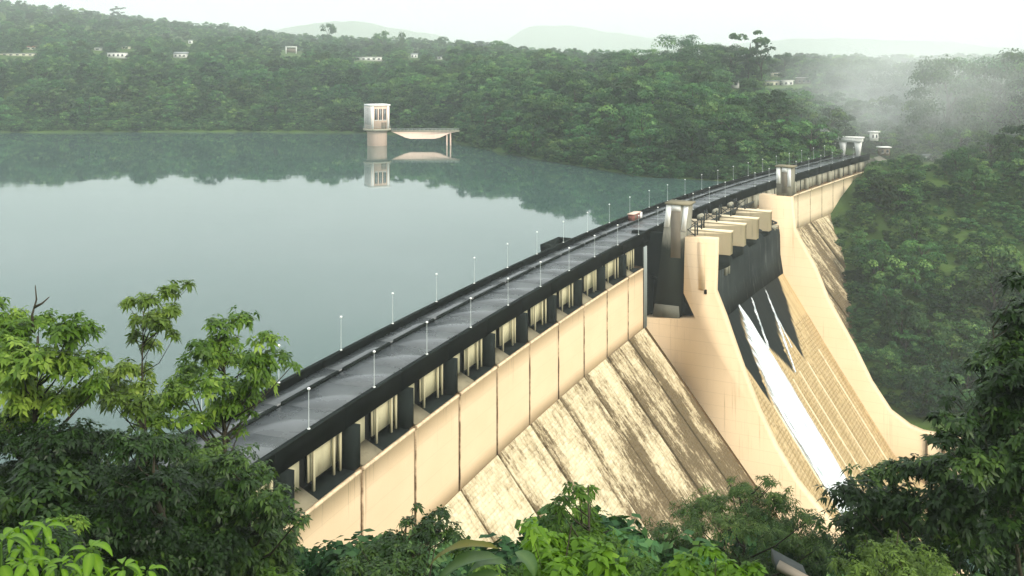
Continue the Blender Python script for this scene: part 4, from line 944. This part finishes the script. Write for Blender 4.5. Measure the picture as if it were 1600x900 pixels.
def scatter(name, pts, protos, label, cat, kind='stuff'):
    """one stuff object: points that carry shared foliage meshes"""
    me = bpy.data.meshes.new(name); P = np.array([p[:3] for p in pts], np.float32)
    me.vertices.add(len(P)); me.vertices.foreach_set('co', P.ravel())
    for nm, arr, ty in (('scl', np.array([(p[4], p[4], p[3]) for p in pts], np.float32), 'FLOAT_VECTOR'), ('rotz', np.array([(0, 0, p[5]) for p in pts], np.float32), 'FLOAT_VECTOR'), ('pick', np.array([p[6] for p in pts], np.int32), 'INT')):
        a = me.attributes.new(nm, ty, 'POINT'); a.data.foreach_set('vector' if ty != 'INT' else 'value', arr.ravel())
    o = link(name, me); tag(o, label, cat, None, kind)
    ng = bpy.data.node_groups.new(name, 'GeometryNodeTree')
    ng.interface.new_socket('Geometry', in_out='INPUT', socket_type='NodeSocketGeometry'); ng.interface.new_socket('Geometry', in_out='OUTPUT', socket_type='NodeSocketGeometry')
    N = ng.nodes; gi = N.new('NodeGroupInput'); go = N.new('NodeGroupOutput'); iop = N.new('GeometryNodeInstanceOnPoints'); g2i = N.new('GeometryNodeGeometryToInstance')
    for pr in protos[::-1]:
        oi = N.new('GeometryNodeObjectInfo'); oi.inputs['Object'].default_value = pr; oi.inputs['As Instance'].default_value = False
        ng.links.new(oi.outputs['Geometry'], g2i.inputs[0])
    def at_(nm, ty):
        x = N.new('GeometryNodeInputNamedAttribute'); x.data_type = ty; x.inputs['Name'].default_value = nm; return x.outputs['Attribute']
    ng.links.new(gi.outputs[0], iop.inputs['Points']); ng.links.new(g2i.outputs[0], iop.inputs['Instance']); iop.inputs['Pick Instance'].default_value = True
    ng.links.new(at_('pick', 'INT'), iop.inputs['Instance Index']); ng.links.new(at_('scl', 'FLOAT_VECTOR'), iop.inputs['Scale'])
    rr_ = N.new('FunctionNodeEulerToRotation'); ng.links.new(at_('rotz', 'FLOAT_VECTOR'), rr_.inputs[0]); ng.links.new(rr_.outputs[0], iop.inputs['Rotation'])
    ng.links.new(iop.outputs[0], go.inputs[0])
    md = o.modifiers.new('scatter', 'NODES'); md.node_group = ng; return o
protos = []
for k in range(6):
    protos.append(next(c for o in COL.objects if o.type == 'EMPTY' and len(o.children) == 2 for c in o.children if c.name.startswith('crown') and c.data == KINDS[k][1]))
far_pts = [(X, Y, Z-.3, h, wd, rt.uniform(0, 6.28), k) for (X, Y, Z, h, wd, p_, q_, down, k) in rest]
scatter('forest', far_pts, protos, 'hazy green forest covering the hills beyond the reservoir', 'forest')
# low shrubs between the trees
sh = []; shn = []
for (x0, x1, y0, y1, n) in ((-120, 330, 4, 480, 7000), (-420, 330, 330, 900, 6500), (-320, 40, 540, 620, 2500), (95, 330, 190, 460, 6500)):
    X = rt.uniform(x0, x1, n); Y = rt.uniform(y0, y1, n); Z = terrain(X, Y); s, o = so(X, Y)
    for i in range(n):
        if abs(X[i]/Y[i]) > .8 or (Z[i] < WATER+.2 and o[i] < 5) or (-14 < o[i] < 6 and -35 < s[i] < 338): continue
        if o[i] < -10 and Y[i] < 300 and Z[i] < WATER+1: continue
        if o[i] >= 5 and Y[i] < 520:
            if 108 < s[i] < 202 and o[i] < 110: continue
            if 0 < s[i] <= 108 and o[i] < 1+SLOPE*(-17-Z[i])+2: continue
            if 195 <= s[i] < 300 and o[i] < 1+SLOPE*(-16-Z[i])-1: continue
        h = rt.uniform(1.2, 3.8) if x0 != -320 else rt.uniform(2.5, 6.)
        p_, y_ = pix(np.array([X[i], Y[i], Z[i]+h]))
        if o[i] > -14 and Y[i] < 200 and y_ < lim_left(p_)+6: continue
        if Y[i] < 30: h *= .6
        if covers(X[i], Y[i], Z[i], h, h*1.3): continue
        if Y[i] < 75 and not (o[i] >= 5 and Y[i] > 60): shn.append((X[i], Y[i], Z[i]-.2-h*.1, h*1.1, h*rt.uniform(1., 1.5), rt.uniform(0, 6.28), int(rt.randint(0, 2)))); continue
        sh.append((X[i], Y[i], Z[i]-.2-h*.15, h*1.15, h*rt.uniform(1., 1.6), rt.uniform(0, 6.28), int(rt.randint(0, 4))))
for i in range(1500):
    p_ = rt.uniform(-60, 1320); Y_ = float(np.interp(p_, PXS, YSH))+rt.uniform(.3, 15); X_ = (p_-800)/F*Y_; Z_ = float(terrain(np.array([X_]), np.array([Y_]))[0])
    s_, o_ = so(np.array([X_]), np.array([Y_]))
    if Z_ < WATER-.3 or o_[0] > -12: continue
    h = rt.uniform(1.8, 5.5)
    if covers(X_, Y_, Z_, h, h*1.3): continue
    sh.append((X_, Y_, Z_-.3-h*.15, h*1.15, h*rt.uniform(1., 1.6), rt.uniform(0, 6.28), int(rt.randint(0, 4))))
scatter('undergrowth', sh, protos, 'low leafy undergrowth covering the banks between the trees', 'undergrowth')
# ------------------------------------------------------------------ foreground trees and plants
def rosettes(mb, r, C, A, k, ln, wd, droop, tint, spread=1.0):
    """k folded, drooping leaves round every centre C with axis A; six-point leaf blades"""
    n = len(C); A = A/(np.linalg.norm(A, axis=1)[:, None]+1e-9)
    u = np.cross(A, np.tile([.31, .2, .93], (n, 1))+r.normal(size=(n, 3))*.2); u /= np.linalg.norm(u, axis=1)[:, None]+1e-9; v = np.cross(A, u)
    ph = (np.arange(k)[None]*2*np.pi/k+r.uniform(0, 6.28, (n, 1))+r.normal(size=(n, k))*.25)[..., None]
    el = (r.uniform(-.15, .75, (n, k))/spread)[..., None]
    D = np.cos(ph)*u[:, None]+np.sin(ph)*v[:, None]+el*A[:, None]; D /= np.linalg.norm(D, axis=2)[..., None]
    W = np.cross(D, A[:, None]+.001); W /= np.linalg.norm(W, axis=2)[..., None]+1e-9
    l = (ln*r.uniform(.6, 1.25, (n, k)))[..., None]; w = l*wd/ln
    up = np.array([0, 0, 1.]); B = C[:, None]+D*l*.12
    dz = droop*r.uniform(.5, 1.4, (n, k))[..., None]
    m = B+D*l*.45-up*l*dz*.18-A[:, None]*w*.12; t = B+D*l*.92-up*l*dz*.75
    L1 = B+D*l*.36+W*w*.5-up*l*dz*.16; R1 = B+D*l*.36-W*w*.5-up*l*dz*.16
    V = np.stack([B, L1, m, R1, t], 2).reshape(-1, 3); q = np.arange(n*k)*5
    Fc = np.stack([np.stack([q, q+2, q+1], -1), np.stack([q, q+3, q+2], -1), np.stack([q+1, q+2, q+4], -1), np.stack([q+2, q+3, q+4], -1)], 1).reshape(-1, 3)
    tt_ = np.clip(np.repeat(tint, k)+r.normal(0, .10, n*k), 0, 1)
    mb.add(V, Fc, tint=np.repeat(tt_, 5))
def near_tree(name, label, cat, clumps, Y, matl, leaf=(.26, .11), k=7, dens=1.0, flat=.62, droop=.8, seed=1, tmean=.4, jy=3.0, group=None, trunk_r=.2, base=None):
    r = nrs(seed); C = []
    for (px, py, rp) in clumps:
        y = Y+r.uniform(-jy, jy); C.append((point(px, py, y), rp*y/F))
    P = np.array([c for c, _ in C]); cen = P.mean(0)
    bx_, by_ = base if base is not None else (cen[0], cen[1]+.5)
    bz = float(terrain(np.array([bx_]), np.array([by_]))[0])-.3
    e = empty(name, (bx_, by_, bz), label, cat, group)
    tb = MB(); z0_, z1_ = P[:, 2].min(), P[:, 2].max(); ht = z0_+(z1_-z0_)*.8
    hub = np.array([cen[0], cen[1], ht]); root = np.array([bx_, by_, bz])
    kn = np.linspace(0, 1, 6)[:, None]; TP = root+(hub-root)*kn+np.concatenate([np.zeros((1, 3)), r.normal(size=(5, 3))*.12*[1, 1, 0]])
    tb.tube(TP, np.linspace(trunk_r*1.2, trunk_r*.18, 6), 8)
    # fill between neighbouring clumps
    ext = []
    for i in range(len(C)):
        dd = np.linalg.norm(P-P[i], axis=1); j = int(np.argsort(dd)[min(2, len(C)-1)])
        ext.append((((P[i]+P[j])/2)+np.array([r.normal()*.15, r.uniform(-.6, .8), -.15]), (C[i][1]+C[j][1])*.42))
    C = C+ext
    lb = MB(); mb = MB()
    for (c, rad_) in C:
        hz__ = math.hypot(c[0]-cen[0], c[1]-cen[1]); za = np.clip(c[2]-.75*hz__-.5, bz+.35*(ht-bz), ht); f_ = (za-bz)/(ht-bz)
        a_ = np.array([np.interp(f_, kn[:, 0], TP[:, i]) for i in range(3)])
        mid = (a_+c)/2+np.array([0, 0, -.08*np.linalg.norm(c-a_)])+r.normal(size=3)*.1
        tr_ = trunk_r*(.2+.25*(1-f_)); tb.tube([a_, mid, c-np.array([0, 0, rad_*.3]), c+np.array([0, 0, rad_*.4])], [tr_, tr_*.7, tr_*.35, .008], 5)
        n = max(4, int(dens*1.15*(rad_/(.019*Y/5.2+leaf[0]*.42))**2*6.0))
        d = r.normal(size=(n, 3)); d /= np.linalg.norm(d, axis=1)[:, None]; d[:, 2] = np.where(d[:, 2] < -.35, -d[:, 2], d[:, 2])
        lump = 1+.28*np.sin(d[:, 0]*4+seed)+.22*np.sin(d[:, 1]*5+1.7*seed)
        X = c+d*np.array([1, 1, flat])*rad_*(r.uniform(.35, 1.08, (n, 1)))*lump[:, None]
        A = d*.75+np.array([0, 0, .75])+r.normal(size=(n, 3))*.25
        rosettes(mb, r, X, A, k, leaf[0], leaf[1], droop, np.clip(r.normal(tmean, .13)+r.normal(0, .10, n), 0, 1))
        for x in X[::5]: lb.tube([c+(x-c)*.08, (c+x)/2+np.array([0, 0, -.04]), x], [.018, .013, .007], 3, cap=False)
    tr = tb.build('trunk', M['bark'], e, smooth=True); lb.build('twigs', M['bark'], tr, kind='stuff')
    mb.build('crown', matl, e, kind='stuff'); return e
near_tree('broadleaf_tree', 'leafy green tree with layered drooping leaf clusters at the left edge', 'tree',
          [(20, 522, 34), (60, 507, 32), (105, 515, 34), (142, 520, 20), (15, 562, 38), (70, 562, 44), (120, 572, 34), (40, 622, 44), (95, 630, 44), (-12, 476, 22), (-25, 520, 30), (10, 665, 40), (148, 603, 24), (-20, 600, 45)], 42, M['leafA'], (.33, .16), seed=1, tmean=.58, dens=1.)
near_tree('slender_tree', 'slender olive green sapling tree rising highest against the lake at left', 'tree',
          [(200, 472, 14), (232, 472, 22), (264, 456, 20), (294, 446, 12), (212, 502, 15), (250, 506, 22), (270, 526, 13), (232, 538, 20), (196, 577, 24), (166, 592, 25), (222, 583, 20), (182, 622, 30), (212, 640, 34)], 45, M['leafO'], (.30, .145), seed=2, tmean=.42, trunk_r=.11, dens=1.15)
near_tree('broadleaf_tree', 'green tree with rounded leaf clusters in front of the dam road at left', 'tree',
          [(340, 512, 24), (376, 502, 26), (310, 542, 20), (345, 556, 28), (298, 582, 28), (376, 562, 24), (418, 532, 24), (438, 560, 18), (400, 577, 24), (455, 570, 10), (330, 602, 34), (280, 612, 28), (250, 632, 26), (388, 612, 26), (418, 600, 16), (350, 642, 32), (300, 657, 30), (372, 676, 14), (240, 665, 32)], 48, M['leafA'], (.33, .16), seed=3, tmean=.5, dens=1.)
near_tree('dense_tree', 'dense dark tree filling the left edge below the leafy tree', 'tree', [(30, 692, 50), (95, 690, 48), (50, 760, 58), (120, 760, 55), (10, 820, 55), (85, 830, 60), (150, 700, 42), (155, 820, 50)], 37, M['leafD'], (.25, .12), seed=4, dens=1.15, tmean=.35)
near_tree('dense_tree', 'dense dark tree with glossy leaves between the other two dark trees at lower left', 'tree', [(205, 700, 44), (265, 705, 44), (230, 770, 55), (280, 780, 50), (200, 840, 55), (270, 860, 55), (190, 760, 45), (330, 870, 50), (210, 895, 50)], 36, M['leafD'], (.25, .12), seed=5, dens=1.15, tmean=.4)
near_tree('dense_tree', 'dense dark green tree covering the near end of the dam wall', 'tree', [(318, 715, 36), (360, 725, 34), (395, 745, 34), (425, 782, 32), (462, 812, 20), (445, 842, 26), (400, 850, 46), (340, 800, 52), (390, 800, 40), (430, 885, 36), (360, 880, 50), (300, 740, 40)], 39, M['leafD'], (.26, .125), seed=6, dens=1.15, tmean=.62)
near_tree('small_tree', 'small dark tree with tiered branches in front of the beige wall', 'tree', [(545, 884, 22), (578, 862, 22), (618, 850, 26), (658, 836, 20), (688, 803, 18), (652, 792, 8), (705, 832, 20), (600, 892, 36), (640, 880, 34), (720, 862, 24), (560, 850, 7), (668, 812, 14)], 30, M['leafD'], (.20, .085), seed=7, dens=1.1, flat=.42, tmean=.5, trunk_r=.11)
near_tree('leafy_plant', 'bright lime green broad leaved plant at the bottom centre', 'plant', [(838, 842, 24), (868, 850, 22), (900, 872, 30), (940, 872, 26), (828, 822, 10), (880, 892, 30), (968, 892, 16), (850, 890, 22)], 16, M['leafB'], (.21, .13), k=6, seed=8, dens=.8, tmean=.45, jy=1, trunk_r=.04)
near_tree('small_tree', 'small mid green tree behind the bright lime plant at the bottom centre', 'tree', [(905, 772, 20), (915, 800, 22), (930, 832, 28), (866, 814, 16), (958, 852, 22), (978, 882, 18), (860, 792, 6), (900, 840, 26), (890, 758, 8), (925, 762, 8)], 27, M['leafA'], (.19, .08), seed=9, dens=1.1, tmean=.2, trunk_r=.1)
near_tree('feathery_tree', 'fine leaved feathery tree in front of the foot of the spillway', 'tree',
          [(1010, 862, 28), (1040, 832, 32), (1080, 803, 32), (1120, 784, 32), (1168, 768, 30), (1195, 748, 12), (1220, 788, 28), (1258, 812, 28), (1288, 842, 28), (1150, 822, 48), (1220, 842, 48), (1070, 862, 48), (1130, 882, 48), (1280, 882, 40), (1020, 892, 28), (1200, 890, 48), (1140, 752, 8), (1232, 765, 8)], 50, M['leafF'], (.26, .06), k=9, seed=10, dens=1.2, flat=.45, tmean=.45)
near_tree('leafy_plant', 'bright lime green plant in front of the feathery tree', 'plant', [(1080, 882, 22), (1110, 864, 15), (1142, 892, 22), (1180, 893, 17), (1055, 893, 18)], 18, M['leafB'], (.20, .13), k=6, seed=11, dens=.8, tmean=.4, jy=1, trunk_r=.03)
near_tree('broadleaf_tree', 'large dark leafy tree filling the lower right corner', 'tree',
          [(1332, 772, 36), (1370, 748, 34), (1410, 734, 30), (1450, 732, 30), (1490, 724, 34), (1340, 822, 46), (1400, 812, 58), (1470, 800, 58), (1380, 872, 58), (1460, 880, 58), (1540, 780, 58), (1550, 870, 60), (1620, 840, 60), (1610, 760, 55)], 42, M['leafD'], (.33, .16), seed=12, dens=1.15, tmean=.55, trunk_r=.3)
near_tree('broadleaf_tree', 'tall dark tree overhanging the right edge above the basin wall', 'tree',
          [(1530, 694, 36), (1580, 652, 42), (1600, 602, 48), (1560, 602, 32), (1540, 642, 28), (1584, 542, 38), (1606, 482, 32), (1574, 494, 18), (1520, 572, 14), (1486, 592, 9), (1504, 662, 22), (1460, 650, 12), (1610, 700, 50), (1475, 628, 10), (1640, 560, 60), (1570, 700, 40), (1600, 720, 55), (1545, 680, 30), (1520, 730, 40), (1590, 440, 22), (1560, 550, 22), (1585, 590, 40), (1550, 610, 26), (1590, 780, 50), (1585, 830, 50), (1560, 740, 40)], 36, M['leafD'], (.29, .135), seed=13, dens=1.0, tmean=.5, trunk_r=.14, base=(21.5, 37.5))
near_tree('shrub', 'olive green shrub in front of the large dark tree at lower right', 'shrub', [(1360, 862, 26), (1400, 854, 22), (1440, 872, 26), (1340, 892, 28), (1470, 892, 28), (1310, 884, 22), (1410, 895, 30)], 27, M['leafO'], (.15, .06), seed=14, dens=1.1, tmean=.25, trunk_r=.08)
near_tree('shrub', 'mid green low shrub between the two lime plants', 'shrub', [(1000, 885, 26), (1030, 900, 28), (760, 890, 30), (810, 895, 28)], 22, M['leafA'], (.16, .07), seed=15, dens=1., tmean=.2, trunk_r=.05)
def shrub_proto(px, py, Y, matl, seed, label, h=2.2):
    r = nrs(seed); mb = MB(); X = []; A = []; T = []
    for c in range(26):
        a = r.uniform(0, 6.28); z = r.uniform(.1, .85); ro = .42*math.sqrt(r.rand())*math.sqrt(max(0.05, 1-((z-.45)/.55)**2)); n = 26
        d = r.normal(size=(n, 3)); d /= np.linalg.norm(d, axis=1)[:, None]; d[:, 2] = np.where(d[:, 2] < -.2, -d[:, 2], d[:, 2])
        X.append(np.array([ro*math.cos(a), ro*math.sin(a), z])+d*.15*r.uniform(.5, 1.1, (n, 1))); A.append(d*.7+[0, 0, .7]); T.append(np.clip(r.normal(.4, .15)+r.normal(0, .1, n), 0, 1))
    rosettes(mb, r, np.concatenate(X), np.concatenate(A), 6, .085, .04, .8, np.concatenate(T))
    p = point(px, py, Y); bz = float(terrain(p[:1], p[1:2])[0])-.1
    e = empty('shrub', (p[0], p[1], bz), label, 'shrub'); e.scale = (h*1.2, h*1.2, h)
    tm = MB(); 
    for k in range(5): a = k*1.26; tm.tube([(0, 0, -.05), (.12*math.cos(a), .12*math.sin(a), .3), (.3*math.cos(a), .3*math.sin(a), .7)], [.018, .014, .006], 5)
    link('stems', tm.mesh('stems', M['bark']), e); return link('crown', mb.mesh('crown', matl), e, kind='stuff')
sp_ = [shrub_proto(520, 900, 34, M['leafD'], 91, 'dark low shrub at the foot of the beige wall'), shrub_proto(735, 895, 26, M['leafA'], 92, 'mid green shrub left of the lime plant at the bottom centre')]
scatter('near_undergrowth', shn, sp_, 'dark leafy undergrowth on the near bank under the trees', 'undergrowth')
# bare branch sticking up from the left tree
bb_ = MB(); p0 = point(52, 520, 42); 
for pts_ in ([(52, 520), (50, 492), (57, 468), (55, 446)], [(54, 480), (66, 474), (77, 464)]): bb_.tube([point(a, b, 42) for a, b in pts_], np.linspace(.07, .02, len(pts_)), 5)
tag(bb_.build('dead_branch', M['bark']), 'bare dead branch sticking up above the leafy tree at the left edge', 'branch')

def big_leaf_mesh(ln, wd, droop, n=7, name='leaf', mt='leafB', wavy=.0):
    """one large blade with midrib fold, arching over; root at the origin, growing along +X"""
    u = np.linspace(0, 1, n); w_ = wd*.5*np.sin(np.pi*np.clip(u, .0, 1)**.75)+.004
    th = -.45+droop*u*2.0; x = np.cumsum(np.cos(th))*ln/n; z = -np.cumsum(np.sin(th))*ln/n
    V = np.concatenate([np.stack([x, w_, z-.0*u], -1), np.stack([x, 0*w_, z-w_*.28], -1), np.stack([x, -w_, z+wavy*np.sin(u*19)], -1)])
    k = np.arange(n-1); mb = MB(); mb.add(V, np.concatenate([np.stack([n+k, n+k+1, k+1, k], -1), np.stack([2*n+k, 2*n+k+1, n+k+1, n+k], -1)]), tint=np.concatenate([np.full(n, .45), np.full(n, .8), np.full(n, .5)]))
    return mb.mesh(name, M[mt], smooth=True)
LEAVES = [big_leaf_mesh(.36, .085, .95), big_leaf_mesh(.30, .08, 1.15), big_leaf_mesh(.40, .095, .8)]
def sapling(px, py, Y, n, label, seed, sc=1.0, meshes=LEAVES, name='broad_leaved_sapling'):
    r = nrs(seed); top = point(px, py, Y); bz = float(terrain(top[:1], top[1:2])[0])-.1
    e = empty(name, (top[0]+.1, top[1]+.1, bz), label, 'sapling', 'saplings with large drooping leaves at the lower left')
    mb = MB(); mb.tube([(top[0]+.1, top[1]+.1, bz), (top[0], top[1], (bz+top[2])/2), top], [.02, .016, .009], 6); mb.build('stem', M['leafB'], e, smooth=True)
    for i in range(n):
        l = link('leaf', meshes[i % len(meshes)], e); lay = 0 if i < 7 else (.18 if i < 13 else .4)
        l.location = (top[0]-e.location.x, top[1]-e.location.y, top[2]-bz-lay-r.uniform(0, .04)); s_ = sc*r.uniform(.8, 1.15); l.scale = (s_,)*3
        l.rotation_euler = (r.normal()*.12, r.normal()*.12-(.35 if i < 2 else 0), i*2*np.pi/6.6+r.normal()*.25)
for a in ((34, 826, 9.0, 16, 'lime green sapling with drooping leaves, upper left of the two saplings nearest the left edge', 31, .75), (68, 822, 9.2, 16, 'lime green sapling with long hanging leaves right of the upper left sapling', 32, .8), (2, 846, 8.0, 15, 'lime green sapling cut off by the left edge of the picture', 33, .95),
          (140, 858, 8.6, 17, 'lime green sapling with the widest umbrella of leaves at lower left', 34, .85), (192, 886, 8.2, 14, 'lime green sapling furthest right at the lower left corner', 35, .75), (95, 882, 8.2, 15, 'darker low sapling between the umbrella shaped ones at lower left', 36, .7), (40, 880, 8.0, 14, 'low sapling at the bottom left corner beneath the others', 37, .7), (230, 892, 8.8, 10, 'small low sapling beside the dark trees at the bottom left', 38, .6)):
    sapling(a[0], a[1], a[2], a[3], a[4], a[5], a[6])
# plant with huge arching blades at the bottom centre
hub = point(800, 905, 12.5); bz = float(terrain(hub[:1], hub[1:2])[0])-.1
bp_ = empty('giant_leaved_plant', (hub[0], hub[1], bz), 'plant with huge arching dark green blades at the bottom centre', 'plant')
mb = MB(); mb.tube([(hub[0], hub[1], bz), (hub[0], hub[1], hub[2]-.2), hub], [.12, .09, .05], 8); mb.build('stem', M['banana'], bp_, smooth=True)
for (px_, py_, ln, wd, az, dr, mt_) in ((790, 850, 1.6, .28, 172, .72, 'leafY'), (790, 862, 1.5, .42, 186, .8, 'banana'), (800, 872, 1.2, .40, 165, .95, 'banana'), (790, 885, 1.3, .42, 200, 1.0, 'banana'), (800, 850, .7, .34, 330, 1.1, 'banana'), (800, 868, .8, .34, 20, 1.1, 'banana'), (790, 890, .9, .38, 240, .9, 'banana')):
    l = link('blade', big_leaf_mesh(ln*.82, wd*.72, dr*1.1, 12, 'blade', mt_, .012), bp_); p = point(px_, py_+14, 12.5); ln *= .8; wd *= .8
    l.location = (p[0]-hub[0], p[1]-hub[1], p[2]-bz); l.rotation_euler = (0, .0, R(az))
    if mt_ == 'leafY': l['label'] = 'yellowing uppermost blade'
# weathered slab edge among the leaves at the bottom
sb = empty('sheet_metal_roof', tuple(point(1240, 905, 15)), 'dark grey sloping sheet metal roof edge poking out of the leaves', 'roof')
a_, b_ = point(1214, 882, 15), point(1266, 911, 14.4); V = []
for p in (a_, b_):
    V += [p+np.array([-.02, .03, -.10]), p+np.array([0, 0, 0]), p+np.array([.10, .7, -.1]), p+np.array([.1, .7, -.3])]
mb = MB(); mb.hexa(np.array(V)); mb.build('panel', M['steel'], sb)
V = []
for p in (a_, b_): V += [p+np.array([-.03, -.07, -.05]), p+np.array([-.02, -.07, .02]), p+np.array([.06, .06, .04]), p+np.array([.06, .06, -.03])]
mb = MB(); mb.hexa(np.array(V)); mb.build('edge_trim', M['brownpanel'], sb)
# ------------------------------------------------------------------ haze
hb = MB(); hb.box((0, 0, 205), (13400, 13400, 552)); 
hz_ = bpy.data.materials.new('haze'); hz_.use_nodes = True; t_ = hz_.node_tree; t_.nodes.clear()
o_ = t_.nodes.new('ShaderNodeOutputMaterial'); pv = t_.nodes.new('ShaderNodeVolumePrincipled')
pv.inputs['Color'].default_value = (.90, .97, .97, 1); pv.inputs['Density'].default_value = 0.00025; pv.inputs['Anisotropy'].default_value = .2
t_.links.new(pv.outputs[0], o_.inputs['Volume'])
hob = hb.build('haze', hz_); tag(hob, kind='stuff')

# spray mist drifting over the far right end of the dam
def mist_blob(c, rad, dens, rz):
    bm_ = MB(); th = np.linspace(0, np.pi, 13); bm_.lathe([(max(.001, math.sin(t)), -math.cos(t)) for t in th], (0, 0, 0), 24)
    m = bpy.data.materials.new('mist'); m.use_nodes = True; t = m.node_tree; t.nodes.clear(); N = t.nodes.new
    o = N('ShaderNodeOutputMaterial'); pv = N('ShaderNodeVolumePrincipled'); tc_ = N('ShaderNodeTexCoord'); ln = N('ShaderNodeVectorMath'); ln.operation = 'LENGTH'
    mr = N('ShaderNodeMapRange'); mr.inputs[1].default_value = 1.0; mr.inputs[2].default_value = .15; mr.inputs[3].default_value = 0; mr.inputs[4].default_value = dens; mr.interpolation_type = 'SMOOTHSTEP'; m.cycles.volume_step_rate = 1.5
    ns = N('ShaderNodeTexNoise'); ns.inputs['Scale'].default_value = 2.2; ns.inputs['Detail'].default_value = 2; ml = N('ShaderNodeMath'); ml.operation = 'MULTIPLY'; rp_ = N('ShaderNodeMapRange'); rp_.inputs[1].default_value = .3; rp_.inputs[2].default_value = .7; rp_.inputs[3].default_value = .25; rp_.inputs[4].default_value = 1.6
    K = t.links.new; K(tc_.outputs['Object'], ln.inputs[0]); K(ln.outputs['Value'], mr.inputs[0]); K(tc_.outputs['Object'], ns.inputs['Vector']); K(ns.outputs[0], rp_.inputs[0])
    K(mr.outputs[0], ml.inputs[0]); K(rp_.outputs[0], ml.inputs[1]); K(ml.outputs[0], pv.inputs['Density']); pv.inputs['Color'].default_value = (.96, 1, .985, 1); K(pv.outputs[0], o.inputs['Volume'])
    ob = bpy.data.objects.new('haze', bm_.mesh('haze', m)); COL.objects.link(ob); ob.location = c; ob.scale = rad; ob.rotation_euler.z = rz; ob['kind'] = 'stuff'
mist_blob((172, 405, 18), (72, 105, 50), .0135, R(-20))
# monsoon air thickening over the far hills
mist_blob((-150, 2300, 60), (3000, 1750, 330), .00038, 0)
